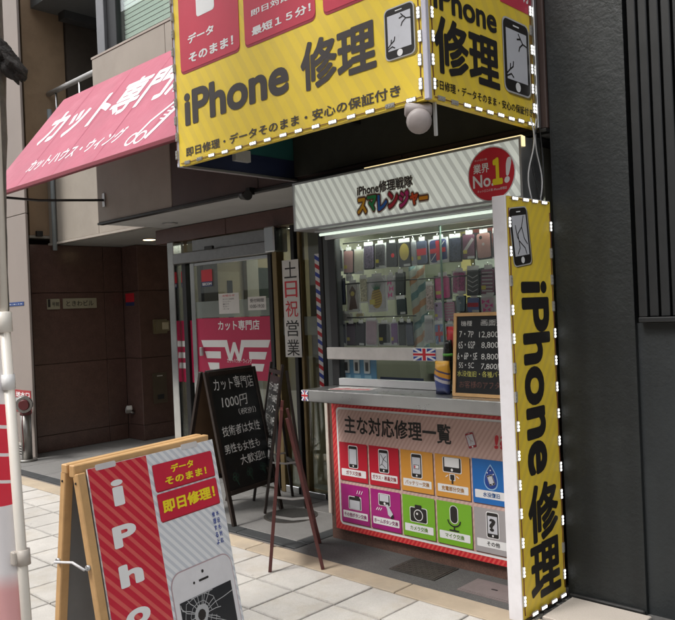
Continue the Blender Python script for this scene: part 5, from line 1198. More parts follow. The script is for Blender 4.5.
for k, (bl, tr, colr, row, pat, words) in enumerate(CASES):
    tl = rnd.uniform(-.05, .05); yw = rnd.uniform(-.12, .12)
    cpt = ony((bl[0]+tr[0])/2, (bl[1]+tr[1])/2, (3.656, 3.666, 3.672)[row]+.004*(k % 3))
    FW2 = Face(cpt, (1, yw*.5, tl), (-tl, .02, 1))
    a, b = FW2.px(bl[0], (bl[1]+tr[1])/2), FW2.px(tr[0], (bl[1]+tr[1])/2); u0, u1 = a[0]-.002, b[0]+.002; xm = (bl[0]+tr[0])/2; v0, v1 = FW2.px(xm, bl[1])[1], FW2.px(xm, tr[1])[1]; W_, H_ = u1-u0, v1-v0
    t = thing('phone_case', words+' of the kiosk window', 'phone case', tuple(FW2.pt((u0+u1)/2, v0)), 'phone cases in the kiosk window')
    pc = slab('pack_card', FW2, rr(u0, v0, u1, v1, .006), -.006, -.004, BACK if (colr[1] < .3 and k % 4) else CARD, t)
    cm = mat('case colour %d' % k, colr, .4, var=.12, scale=25)
    if pat in ('glitter', 'gold'): cm = mat('case glitter %d' % k, colr, .3, var=.6, scale=90, spots=.6)
    slab('clear_front', FW2, rr(u0+.001, v0+.001, u1-.001, v1-.001, .006), .0085, .0092, PACK, t)
    cs_ = slab('case', FW2, rr(u0+W_*.1, v0+H_*.06, u1-W_*.1, v1-H_*.06, W_*.12), -.0035, .004, cm, t)
    w = .005; uc, vc = (u0+u1)/2, (v0+v1)/2
    if pat == 'dot': flat('print', FW2, circ(uc+W_*.12, vc-H_*.05, W_*.14, 14), w, RDOT, cs_)
    if pat == 'yellowblob': flat('print', FW2, circ(uc, vc+H_*.08, W_*.36, 18, H_*.33), w, YBL, cs_)
    if pat == 'brownblob': flat('print', FW2, [(uc-W_*.32, v0+H_*.08), (uc+W_*.32, v0+H_*.08), (uc+W_*.18, vc), (uc+W_*.26, v1-H_*.3), (uc, v1-H_*.1), (uc-W_*.26, v1-H_*.3), (uc-W_*.18, vc)], w, BROWNP, cs_); flat('print', FW2, circ(uc, vc+H_*.12, W_*.15, 12), w+.001, YBL, cs_)
    if pat == 'pineapple':
        flat('print', FW2, circ(uc, vc-H_*.12, W_*.28, 20, H_*.28), w, GOLDG, cs_)
        for q in range(-4, 5): flat('print', FW2, [(uc+q*W_*.03, vc+H_*.12), (uc+q*W_*.075, vc+H_*(.40-.02*abs(q))), (uc+q*W_*.03+W_*.05, vc+H_*.12)], w+.0005+.00005*q, GREENP, cs_)
        for q in range(-3, 4): stroke('print', FW2, [(uc-W_*.2, vc-H_*.12+q*H_*.07), (uc+W_*.2, vc-H_*.12+q*H_*.07+H_*.05)], W_*.02, w+.001, BROWNP, cs_)
    if pat == 'band': flat('print', FW2, rr(u0+W_*.1, vc-H_*.12, u1-W_*.1, vc+H_*.14), w, RED_INK, cs_)
    if pat == 'cross': flat('print', FW2, rr(uc-W_*.09, v0+H_*.1, uc+W_*.09, v1-H_*.1), w, RED_INK, cs_); flat('print', FW2, rr(u0+W_*.12, vc-H_*.08, u1-W_*.12, vc+H_*.1), w+.0004, RED_INK, cs_); stroke('print', FW2, [(u0+W_*.15, v0+H_*.15), (u1-W_*.15, v1-H_*.15)], W_*.03, w-.0004, WHITE_INK, cs_)
    if pat == 'diag': stroke('print', FW2, [(u0+W_*.2, v0+H_*.3), (u1-W_*.2, v1-H_*.25)], W_*.2, w, PALEB, cs_)
    if pat == 'camera': flat('print', FW2, circ(u0+W_*.36, v1-H_*.2, W_*.1, 12), w, BLACK_INK, cs_); flat('print', FW2, circ(uc, vc+H_*.05, W_*.08, 12), w, PALEB, cs_)
    if pat == 'bows':
        for (x_, y_) in ((-.12, .2), (.1, -.05), (-.05, -.3)):
            for s_ in (-1, 1): flat('print', FW2, [(uc+W_*x_, vc+H_*y_), (uc+W_*(x_+s_*.26), vc+H_*(y_+.13)), (uc+W_*(x_+s_*.26), vc+H_*(y_-.13))], w+.0002*s_, PINKP, cs_)
    if pat == 'chevron':
        for q in range(4): y_ = vc+H_*(.25-.17*q); stroke('print', FW2, [(u0+W_*.15, y_), (uc, y_-H_*.1), (u1-W_*.15, y_)], W_*.05, w, PALEB, cs_)
    if pat == 'bars':
        for q in range(6): y_ = v0+H_*(.15+.13*q); flat('print', FW2, rr(u0+W_*.16, y_, u1-W_*.16, y_+H_*.05), w, PALEB, cs_)
    flat('hang_tag', FW2, rr(uc-W_*(.2+.22*(k % 3 == 0)), v1-.008, uc+W_*(.3+.12*(k % 3 == 0)), v1+.016), .003, CARD, pc)
    if k % 2 == 0: flat('price_sticker', FW2, rr(uc-W_*.05, v0+.004, u1-W_*.05, v0+.018), .0066, CARD, pc)
    if k % 3 == 1: flat('price_dot', FW2, rr(u0+W_*.14, v0+H_*.22, u0+W_*.42, v0+H_*.36), .0068, STK, pc)
    tube('hook', [FW2.pt(uc, v1+.012, .004), FW2.pt(uc, v1+.03, 0)], .003, CHROME, t, 6)
# striped cloth inside
a, b = ony(413.5, 358, 3.72), ony(425.5, 262, 3.72)
o = thing('striped_cloth', 'pale strip of cloth with slanted orange and teal stripes in the window', 'cloth', (a[0], 3.72, a[2]))
def clothcol(n):
    tc = n.nodes.new('ShaderNodeTexCoord'); dp = n.nodes.new('ShaderNodeVectorMath'); dp.operation = 'DOT_PRODUCT'; L(n, tc.outputs['Object'], dp.inputs[0]); dp.inputs[1].default_value = (-4, 0, 5.2)
    fr = n.nodes.new('ShaderNodeMath'); fr.operation = 'FRACT'; L(n, dp.outputs['Value'], fr.inputs[0]); c_ = n.nodes.new('ShaderNodeValToRGB'); c_.color_ramp.interpolation = 'CONSTANT'; e = c_.color_ramp.elements
    e[0].color = (.42, .46, .42, 1); e[1].position = .28; e[1].color = (.45, .27, .17, 1)
    for p_, k_ in ((.5, (.42, .46, .42, 1)), (.76, (.15, .25, .26, 1))): x_ = e.new(p_); x_.color = k_
    L(n, fr.outputs[0], c_.inputs[0]); return c_.outputs[0]
bm = bmesh.new(); gr = []
for i in range(9):
    gr.append([bm.verts.new((a[0]+(b[0]-a[0])*i/8, 3.72+.012*math.sin(i*1.6+.4*j), a[2]+(b[2]-a[2])*j/12)) for j in range(13)])
for i in range(8):
    for j in range(12): bm.faces.new([gr[i][j], gr[i+1][j], gr[i+1][j+1], gr[i][j+1]])
ob = bm_obj('cloth', bm, mat('striped pastel cloth', 0, .8, colnodes=clothcol), o, True); ob.modifiers.new('s', 'SOLIDIFY').thickness = .002

# ------------------------------------------------------------------ shop assistant seated behind the counter
def skin_body(nm, verts, edges, radii, root, mt, parent=None, loc=None, sub=2):
    me = bpy.data.meshes.new(nm); me.from_pydata(verts, edges, []); ob = bpy.data.objects.new(nm, me); COL.objects.link(ob)
    ob.modifiers.new('skin', 'SKIN')
    for i, r in enumerate(radii): me.skin_vertices[0].data[i].radius = (r, r) if not isinstance(r, tuple) else r
    for i in range(len(radii)): me.skin_vertices[0].data[i].use_root = (i == root)
    s = ob.modifiers.new('sub', 'SUBSURF'); s.levels = sub; s.render_levels = sub
    dg = bpy.context.evaluated_depsgraph_get(); me2 = bpy.data.meshes.new_from_object(ob.evaluated_get(dg)); bpy.data.objects.remove(ob); bpy.data.meshes.remove(me)
    me2.name = nm; me2.materials.clear()
    for q in (mt if isinstance(mt, list) else [mt]): me2.materials.append(q)
    for p in me2.polygons: p.use_smooth = True
    o = bpy.data.objects.new(nm, me2); COL.objects.link(o); return o
hp = ony(474, 303, 4.02); hx, hy, hz = hp[0], 4.02, hp[2]
SKIN = mat('skin', (.45, .27, .19), .5, var=.05); SHIRT = mat('black shirt', (.02, .02, .024), .8, var=.2); HAIR = mat('dark brown hair', (.012, .008, .007), .75, var=.3, scale=40)
ps = thing('person', 'person with dark hair bowed over work behind the price chalkboard', 'person', (hx, hy+.1, 0))
o_ = Vector((hx, hy, hz))
V_ = [(0, .16, -.75), (0, .15, -.60), (0, .13, -.42), (0, .11, -.30), (0, .07, -.235), (0, .02, -.16), (0, -.01, -.10),
      (.17, .10, -.33), (.21, .0, -.52), (.12, -.17, -.56), (.09, -.23, -.57), (-.17, .10, -.33), (-.21, .0, -.52), (-.12, -.17, -.56), (-.09, -.23, -.57),
      (.09, .10, -.78), (.10, -.28, -.80), (.10, -.25, -1.18), (.10, -.34, -1.21), (-.09, .10, -.78), (-.10, -.28, -.80), (-.10, -.25, -1.18), (-.10, -.34, -1.21)]
E_ = [(0, 1), (1, 2), (2, 3), (3, 4), (4, 5), (5, 6), (3, 7), (7, 8), (8, 9), (9, 10), (3, 11), (11, 12), (12, 13), (13, 14), (0, 15), (15, 16), (16, 17), (17, 18), (0, 19), (19, 20), (20, 21), (21, 22)]
R_l = [.13, .125, .13, .10, .05, .05, .055, .06, .045, .034, .026, .06, .045, .034, .026, .085, .065, .045, .035, .085, .065, .045, .035]
for s in (1, -1):       # fingers: five short chains from each palm
    base = 10 if s == 1 else 14
    bx_, by_, bz_ = V_[base]
    for f_, (dx, dy, ln) in enumerate(((.025, -.01, .045), (.018, -.03, .06), (.004, -.034, .068), (-.01, -.032, .062), (-.022, -.026, .048))):
        i0 = len(V_); V_ += [(bx_+s*dx, by_+dy, bz_), (bx_+s*dx*1.2, by_+dy-ln*.55, bz_+.004), (bx_+s*dx*1.25, by_+dy-ln, bz_-.02)]; E_ += [(base, i0), (i0, i0+1), (i0+1, i0+2)]; R_l += [.0095, .0085, .007]
bo = skin_body('body', [tuple(o_+Vector(v)) for v in V_], E_, R_l, 0, [SHIRT, SKIN])
for p in bo.data.polygons:
    c = p.center-o_
    if c.z > -.20 or (c.y < -.16 and -.66 < c.z < -.5): p.material_index = 1
bo.data.transform(Matrix.Translation(-origin_of(ps))); bo.parent = ps
def blob(nm, c, r, mt, parent, f=None, sub=3):
    bm = bmesh.new(); bmesh.ops.create_icosphere(bm, subdivisions=sub, radius=1.0)
    for v in bm.verts:
        q = Vector((v.co.x*r[0], v.co.y*r[1], v.co.z*r[2]));
        if f: q = f(v.co.copy(), q)
        v.co = q+Vector(c)
    return bm_obj(nm, bm, mt, parent, True)
hc = o_+Vector((0, -.02, -.115))
def face_f(n_, q):
    if n_.y < -.55: q.y += .012
    if abs(n_.x) < .16 and n_.y < -.75 and -.45 < n_.z < .05: q.y -= .022     # nose
    if n_.z < -.6: q.x *= .82
    return q
blob('head', hc, (.075, .095, .112), SKIN, ps, face_f)
for s in (-1, 1):
    blob('ear', hc+Vector((s*.075, .005, -.01)), (.012, .02, .03), SKIN, ps, None, 2); blob('eye', hc+Vector((s*.03, -.086, .0)), (.012, .008, .007), BLACK_INK, ps, None, 2)
blob('mouth', hc+Vector((0, -.083, -.062)), (.022, .008, .005), mat('lip', (.3, .1, .09), .5), ps, None, 2)
def hair_f(n_, q):
    if n_.y < -.3 and n_.z < .35: q *= .6
    q += Vector((.004*math.sin(n_.x*23+n_.y*9), .004*math.sin(n_.y*19), .003*math.sin(n_.x*31)))
    return q
blob('hair', hc+Vector((0, .012, .016)), (.088, .102, .112), HAIR, ps, hair_f, 4)
st = thing('stool', 'round black stool with foot ring under the bowed person inside the kiosk', 'stool', (hx, hy+.16, 0))
sz = hz-.75-.135
tube('seat', [(hx, hy+.16, sz-.05), (hx, hy+.16, sz-.04), (hx, hy+.16, sz-.008), (hx, hy+.16, sz)], [.15, .17, .17, .15], BLACKPAINT, st, 20)
for q in range(4):
    a = math.pi/4+q*math.pi/2; tube('leg', [(hx+.1*math.cos(a), hy+.16+.1*math.sin(a), sz-.05), (hx+.19*math.cos(a), hy+.16+.19*math.sin(a), -.004)], .012, CHROME, st, 8)
tube('foot_ring', [(hx+.16*math.cos(q*math.pi/8), hy+.16+.16*math.sin(q*math.pi/8), .25) for q in range(17)], .009, CHROME, st, 8)

# ================================================================== STREET SIGNS
def oriented(T0, d, s, w=0.0):
    """sloping board face: T0 top-left corner, d horizontal direction, s outward run per metre of fall"""
    d = np.array([d[0], d[1], 0.0]); d /= np.linalg.norm(d); n = np.array([d[1], -d[0], 0.0])
    return d, n, Face(T0, d, np.array([0, 0, 1.0])-n*s)
# ---- pine A-board with the phone poster
T0 = np.array([-2.345, 1.226, 1.0]); d_, n_, FA1 = oriented(T0, (-.176, .985), .185)
AWD, AHT = .585, 1.0*math.sqrt(1+.185**2)-.005
ab = thing('a_frame_sign', 'pine A-frame sign with red and striped phone repair poster in the foreground', 'A-frame sign', (-2.4, 1.5, 0))
def abar(nm, a, b, w_, h_, side): return bar(nm, a, b, w_, h_, PINE, ab, .003, side)
abar('front_leg', FA1.pt(-.012, -AHT, -.016), FA1.pt(-.012, 0, -.016), .034, .026, tuple(d_)); abar('front_leg', FA1.pt(AWD+.0, -AHT, -.03), FA1.pt(AWD+.0, -.005, -.03), .034, .026, tuple(d_))
T1 = T0-n_*.075; dB, nB, FB1 = oriented(T1, (-.176, .985), -.13)
abar('rear_leg', FB1.pt(-.012, -AHT, 0), FB1.pt(-.012, .0, 0), .034, .026, tuple(d_)); abar('rear_leg', FB1.pt(AWD, -AHT, 0), FB1.pt(AWD, 0, 0), .034, .026, tuple(d_))
abar('top_rail', FA1.pt(-.03, .011, -.028), FA1.pt(AWD+.018, .011, -.028), .028, .04, tuple(n_)); abar('top_rail', FB1.pt(-.03, .012, .005), FB1.pt(AWD+.018, .012, .005), .03, .03, tuple(n_))
abar('cross_rail', FA1.pt(.006, -.72, -.03), FA1.pt(AWD-.018, -.72, -.03), .05, .02, (0, 0, 1)); abar('cross_rail', FB1.pt(.006, -.72, 0), FB1.pt(AWD-.018, -.72, 0), .05, .02, (0, 0, 1))
slab('rear_board', FB1, rr(.006, -.70, AWD-.02, -.02), -.012, -.006, mat('grey hardboard', (.22, .22, .22), .7), ab)
# screws
for F_, u in ((FA1, -.012), (FB1, -.012)):
    P = F_.pt(u, -.03, -.016 if F_ is FA1 else 0); tube('screw', [P-d_*.0175, P-d_*.0195], .004, DKMETAL, ab, 8)
# stay wire
pa, pb_ = FA1.pt(-.035, -.30, -.016), FB1.pt(-.035, -.30, 0)
tube('stay_wire', [pa, pa-d_*.012+np.array([0, 0, -.004]), (pa+pb_)/2+np.array([0, 0, .006]), pb_-d_*.012, pb_], .0042, mat('white stay wire', (.65, .65, .66), .4), ab, 8)
tube('wire_eye', [pa+d_*.012, pa-d_*.004], .009, ALU, ab, 10); tube('wire_eye', [pb_+d_*.012, pb_-d_*.004], .009, ALU, ab, 10)
POST = mat('poster pale diagonal stripes', 0, .38, colnodes=stripes((.76, .77, .79), (.58, .605, .65), (0, .8, .75), 38, .5), var=.03)
pst = slab('poster', FA1, rr(.006, -AHT+.03, AWD+.018, .008), -.001, .004, POST, ab)
REDS = mat('poster red diagonal stripes', 0, .38, colnodes=stripes((.55, .02, .045), (.66, .11, .10), (0, .8, .75), 30, .55), var=.04)
def au(x, y): return FA1.px(x, y, .004)
split = au(145, 458)[0]; spl2 = au(163, 553)[0]; rx = (split+spl2)/2
flat('red_field', FA1, rr(.007, -AHT+.031, rx, .007), .0052, REDS, pst)
lets = [('i', (108, 509), (122.5, 478)), ('P', (112, 551), (133.5, 521)), ('h', (118.5, 591), (142, 558)), ('o', (127.5, 631), (148, 603))]
pv = None
for chh, bl, tr in lets:
    a, b = au(*bl), au(*tr); uc = (a[0]+b[0])/2; W_ = dict(i=.05, P=.10, h=.10, o=.105)[chh]
    text(FA1, chh, rx*.5-.016-W_/2, a[1], rx*.5-.016+W_/2, b[1]-.0, .0064, WHITE_INK, pst, bold=.03 if chh == 'i' else .045); pv = a[1]
st_ = -(au(112, 551)[1]-au(118.5, 591)[1])
for chh in 'ne':
    pv += st_*1.0; text(FA1, chh, rx*.5-.05, pv, rx*.5+.05, pv+.075, .0064, WHITE_INK, pst, bold=.045)
def rboxed(bl, tr, lines, ink):
    a, b = au(*bl), au(*tr); flat('red_label', FA1, rr(rx+.022, a[1]-.004, AWD+.0, b[1]-.004, .006), .0052, DKRED_INK, pst); flat('red_label', FA1, rr(rx+.018, a[1], AWD-.003, b[1], .006), .0062, mat('poster red', (.56, .02, .05), .4), pst)
    return a[1], b[1]
v0, v1 = rboxed((154, 493), (209, 451), 0, 0)
hh = v1-v0; ul, ur = rx+.018, AWD-.003; wl = ur-ul
text(FA1, 'データ', ul+wl*.28, v0+hh*.56, ul+wl*.66, v0+hh*.86, .0074, YEL_INK, pst, bold=.035); text(FA1, 'そのまま！', ul+wl*.16, v0+hh*.14, ul+wl*.86, v0+hh*.44, .0074, YEL_INK, pst, bold=.035)
v2, v3 = v0-hh*1.12, v0-hh*.10
v0b, v1b = au(160, 526)[1], au(216, 482)[1]
flat('red_label', FA1, rr(rx+.022, v2-.004, AWD+.0, v3-.004, .006), .0052, DKRED_INK, pst); flat('red_label', FA1, rr(rx+.018, v2, AWD-.003, v3, .006), .0062, mat('poster red', 0), pst)
text(FA1, '即日修理！', ul+wl*.06, v2+hh*.27, ul+wl*.94, v2+hh*.76, .0074, YEL_INK, pst, bold=.04)
# small vertical blue caption
BLI = mat('blue caption ink', (.03, .06, .3), .5)
a = au(214, 519)
for c_, (dx, s_) in enumerate(((0, '水没も対応'), (-.022, '修理するよ'))):
    for k, chh in enumerate(s_): text(FA1, chh, ur-.03+dx, v2-.045-.026*k, ur-.014+dx, v2-.026-.026*k, .0056, BLI, pst, bold=.02)
# printed white phone with smashed screen
pl, pt_ = au(158, 590)[0], au(236, 556)[1]
pl = rx+.012; pr = AWD+.004; ptop = au(200, 563)[1]; pbot = ptop-.62
flat('phone_rim', FA1, rr(pl, max(pbot, -AHT+.04), pr, ptop, .05, 8), .0052, mat('pink grey phone rim', (.5, .36, .38), .4), pst); flat('phone_face', FA1, rr(pl+.004, max(pbot, -AHT+.044), pr-.004, ptop-.004, .047, 8), .0062, mat('white phone face', (.7, .69, .71), .35), pst)
sct = ptop-.105; flat('phone_screen', FA1, rr(pl+.026, -AHT+.12, pr-.024, sct), .0072, mat('dark phone screen', (.022, .024, .028), .3), pst)
flat('speaker_slot', FA1, rr((pl+pr)/2-.025, ptop-.062, (pl+pr)/2+.025, ptop-.054, .003), .0074, BLACK_INK, pst); flat('camera_dot', FA1, circ((pl+pr)/2, ptop-.03, .006, 12), .0074, BLACK_INK, pst); flat('camera_dot', FA1, circ((pl+pr)/2-.05, ptop-.058, .005, 12), .0074, BLACK_INK, pst)
cx, cy = pl+.12, sct-.07; flat('impact', FA1, circ(cx, cy, .02, 10), .0086, BLACK_INK, pst); CR = mat('pale crack print', (.45, .46, .47), .4)
rr_ = random.Random(5)
flat('impact', FA1, [(cx+(.03+.012*rr_.random())*math.cos(q*.45), cy+(.03+.012*rr_.random())*math.sin(q*.45)) for q in range(14)], .0078, CR, pst)
for k in range(22):
    t_ = k*2*math.pi/22+rr_.uniform(-.1, .1); ln = rr_.uniform(.05, .16); pts = [(cx+.025*math.cos(t_), cy+.025*math.sin(t_))]
    for q in range(1, 4):
        x_, y_ = cx+(.025+ln*q/3)*math.cos(t_+rr_.uniform(-.06, .06)), cy+(.025+ln*q/3)*math.sin(t_+rr_.uniform(-.06, .06))
        pts.append((min(max(x_, pl+.028), pr-.026), min(y_, sct-.002)))
    stroke('crack', FA1, pts, .0026, .0081+k*.00001, CR, pst)
for r_ in (.055, .085):
    pts = [(cx+r_*rr_.uniform(.85, 1.1)*math.cos(q*.6), min(sct-.002, cy+r_*rr_.uniform(.85, 1.1)*math.sin(q*.6))) for q in range(11)]; stroke('crack', FA1, pts, .002, .0084, CR, pst)
# clips on the top
for x_, y_ in ((95, 469), (181, 449)):
    u = au(x_, y_)[0]; slab('clear_tape', FA1, rr(u, -.004, u+.085, .016, .006), .005, .0058, mat('pale tape', (.62, .6, .6), .3), ab)

# ---- black A-board of the barber
DKW = mat('dark stained wood', (.022, .014, .011), .45, var=.25, scale=14, bump=.1)
dC = np.array([-.15, .988, 0]); T0 = np.array([-4.505, 3.305, 1.085]); dC, nC, FCB = oriented(T0, (-.15, .988), .21)
cb = thing('chalkboard_sign', 'black A-frame chalkboard with handwritten haircut prices before the barber door', 'chalkboard sign', (-4.4, 3.6, 0))
CW, CHT = .555, 1.085*math.sqrt(1+.21**2)
ck = lambda nm, F_, a, b, w_=.034, h_=.022, side=dC: bar(nm, F_.pt(*a), F_.pt(*b), w_, h_, DKW, cb, .002, tuple(side))
ck('front_leg', FCB, (.017, -CHT, -.012), (.017, 0, -.012)); ck('front_leg', FCB, (CW-.017, -CHT, -.012), (CW-.017, 0, -.012))
ck('frame_rail', FCB, (.035, -.017, -.012), (CW-.035, -.017, -.012), .034, .022, (0, 0, 1)); ck('frame_rail', FCB, (.035, -.88, -.012), (CW-.035, -.88, -.012), .034, .022, (0, 0, 1))
csl = slab('slate', FCB, rr(.0345, -.863, CW-.0345, -.034), -.016, -.008, SLATE, cb)
dD, nD, FDB = oriented(T0-nC*.05, (-.15, .988), -.27)
CHB = 1.085*math.sqrt(1+.27**2)
ck('rear_leg', FDB, (.017, -CHB, 0), (.017, 0, 0)); ck('rear_leg', FDB, (CW-.017, -CHB, 0), (CW-.017, 0, 0)); slab('rear_board', FDB, rr(.035, -.86, CW-.035, -.03), -.004, .004, mat('brown hardboard', (.09, .05, .025), .7), cb)
ck('frame_rail', FDB, (.035, -.88, 0), (CW-.035, -.88, 0), .034, .022, (0, 0, 1)); tube('hinge', [FCB.pt(.03, .006, -.02), FCB.pt(CW-.03, .006, -.02)], .008, DKMETAL, cb, 8)
rows = [('カット専門店', .07, -.155, .50, -.05, .0), ('1000円', .12, -.285, .40, -.195, .0), ('（税別）', .28, -.35, .47, -.30, .0), ('技術者は女性', .07, -.485, .48, -.405, .0), ('男性も女性も', .06, -.61, .44, -.535, 0), ('大歓迎!!', .20, -.71, .47, -.635, 0)]
CHALKW = mat('bright chalk marker', (.75, .75, .73), .8, var=.2, scale=60)
for s_, a, b, c, d2, bo_ in rows: text(FCB, s_, a, b, c, d2, -.0068, CHALKW, csl, bold=-.004, jitter=.006)
for k in range(3):
    x_, y_ = .12+.15*k, -.78+.01*k
    for q in range(4): t_ = q*math.pi/2+.4; stroke('clover_drawing', FCB, [(x_+.02*math.cos(t_)+.014*math.cos(w_), y_+.02*math.sin(t_)+.014*math.sin(w_)) for w_ in [i*.9 for i in range(8)]], .004, -.0066+.0001*q, CHALKG, csl)
    stroke('clover_drawing', FCB, [(x_, y_-.01), (x_+.02, y_-.06)], .005, -.006, CHALKG, csl)

# ---- two folding easels seen edge-on
REDW = mat('red brown stained wood', (.075, .018, .016), .4, var=.2, scale=14)
def easel(nm, lab, f1, f2, b1, b2, top, wood, boardw, hang=True, chalk=False, extra=0.0):
    t = thing(nm, lab, 'easel', tuple((Vector(f1)+Vector(b2))/2))
    f1, f2, b1, b2, top = [Vector(q) for q in (f1, f2, b1, b2, top)]
    wdir = ((f2-f1)+(b2-b1)).normalized(); hw = ((f2-f1).length+(b2-b1).length)/4
    t1, t2 = top-wdir*hw*.93, top+wdir*hw*.93
    fdir = ((f1+f2)/2-(b1+b2)/2).normalized()
    P1, P2 = t1+fdir*.012, t2+fdir*.012; Q1, Q2 = t1.lerp(b1, .30)-fdir*.0, t2.lerp(b2, .30)
    Q1, Q2 = t1-fdir*.016-Vector((0, 0, .05)), t2-fdir*.016-Vector((0, 0, .05))
    for a, b in ((f1, P1), (f2, P2)): bar('front_leg', a, b, .024, .02, wood, t, .002, tuple(wdir))
    for a, b in ((b1, Q1), (b2, Q2)): bar('rear_leg', a, b, .024, .02, wood, t, .002, tuple(wdir))
    for k, z_ in enumerate((.06, .97)): bar('cross_rail', P1.lerp(f1, z_ if z_ < .5 else .72)+wdir*.012, P2.lerp(f2, z_ if z_ < .5 else .72)-wdir*.012, .03, .018, wood, t, .002, (0, 0, 1))
    bar('cross_rail', Q1.lerp(b1, .7)+wdir*.012, Q2.lerp(b2, .7)-wdir*.012, .03, .018, wood, t, .002, (0, 0, 1))
    # slate held between the front legs
    A, B = P1.lerp(f1, .09)+wdir*.014, P1.lerp(f1, .69)+wdir*.014; ww = (P2-P1).length-.03
    FE = Face(tuple(B), tuple(wdir), tuple(A-B)); h_ = (A-B).length
    if np.dot(FE.N, EYEP-np.array(B)) < 0: FE = Face(tuple(B+wdir*ww), tuple(-wdir), tuple(A-B))
    esl = slab('slate', FE, rr(0, 0, ww, h_), -.004, .004, SLATE, t)
    if chalk:
        for F_, off in ((FE, .0055),):
            for k in range(7): text(F_, ('カラー 3500円', 'パーマ 4500円', 'シャンプー', '顔そり 500円', '学生カット', 'シニア割引', '毎日営業')[k], .03, h_*(.88-.125*k)-.04, ww*.9, h_*(.88-.125*k)+.03, off, CHALKW, esl, bold=.0, jitter=.005)
    # folding stays
    for s1, s2 in (((f1, P1), (b1, Q1)), ((f2, P2), (b2, Q2))):
        a, b = s1[1].lerp(s1[0], .66), s2[1].lerp(s2[0], .66); mid = (a+b)/2-Vector((0, 0, .012))
        bar('folding_stay', a, mid, .004, .014, ALU, t, 0, tuple(wdir)); bar('folding_stay', mid, b, .004, .014, ALU, t, 0, tuple(wdir))
    return t
e1 = onz(270, 572); e2 = onz(271.5, 547); e3 = onz(323, 569.5); e4 = onz(320, 543)
tp = onz(303.5, 403, .935)
mid_ = (e1+e2+e3+e4)/4
easel('easel_stand', 'red brown wooden folding easel standing at the pavement edge', e1, e2, e3, e4, (mid_[0]-.03, mid_[1]-.02, .93), REDW, .45)
fd_ = np.array([-.678, -.735, 0])*.97+np.array([.735, -.678, 0])*.24; fd_ /= np.linalg.norm(fd_); wd_ = np.array([fd_[1], -fd_[0], 0]); c2_ = np.array([-4.46, 3.98, 0])
tp2 = hit(299.5, 361, c2_, np.array([.735, -.678, 0.0]))
g1, g2 = c2_+fd_*.20-wd_*.21, c2_+fd_*.20+wd_*.21; h1, h2 = c2_-fd_*.12-wd_*.21, c2_-fd_*.12+wd_*.21
easel('easel_stand', 'black chalk menu easel seen edge-on before the weekend banner', g1, g2, h1, h2, (c2_[0], c2_[1], 1.10), DKW, .45, chalk=True)

# ------------------------------------------------------------------ banner flag at the left edge
fl = thing('banner_flag', 'white banner pole with red and white cloth at the left edge of the picture', 'banner', (-2.1, .9, 0))
PP = lambda x, y, t_: EYEP+ray(x, y)*t_
PVCW = mat('cream white plastic pole', (.66, .62, .56), .35, var=.06, stain=(.5, .44, .36), stain_amt=.3, stain_scale=12)
tt = 2.2
top_ = PP(-6, 60, tt); j1 = PP(4.5, 322, tt); bot = PP(26.5, 620, tt)
def along(a, b, z): t_ = (z-a[2])/(b[2]-a[2]); return a+(b-a)*t_
lowdir = (bot-j1)/np.linalg.norm(bot-j1); foot = j1+lowdir*((j1[2]-.05)/-lowdir[2])
tube('lower_pole', [foot, j1], .0145, PVCW, fl, 14); tube('upper_pole', [j1, along(j1, top_, 2.9)], .0115, PVCW, fl, 12)
tube('pole_joint', [j1-lowdir*.03, j1-lowdir*.028, j1+lowdir*.028, j1+lowdir*.03], [.013, .021, .021, .017], PVCW, fl, 14)
j2 = PP(8.5, 382, tt); tube('cloth_clip', [j2-lowdir*.022, j2+lowdir*.022], .0185, mat('white clip plastic', (.7, .69, .68), .35), fl, 14)
j3 = PP(23.5, 557, tt); tube('cloth_clip', [j3-lowdir*.022, j3+lowdir*.022], .019, mat('grey beige clip', (.42, .38, .34), .4), fl, 14); box('clip_lug', tuple(j3-np.array([.03, .03, .02])), tuple(j3+np.array([.0, .0, .02])), mat('grey beige clip', 0), fl, .004)
tube('base_block', [(foot[0], foot[1], 0), (foot[0], foot[1], .02), (foot[0], foot[1], .09), (foot[0], foot[1], .10)], [.19, .2, .18, .1], mat('white water base', (.6, .6, .6), .4), fl, 24)
topb = along(j1, top_, 2.85); cdir = -rt*.93-fw*.25; cdir = np.array([cdir[0], cdir[1], 0]); cdir /= np.linalg.norm(cdir)
tube('top_arm', [topb, topb+cdir*.62], .008, PVCW, fl, 8)
fp_ = PP(3, 455, 2.2)-np.array(origin_of(fl))
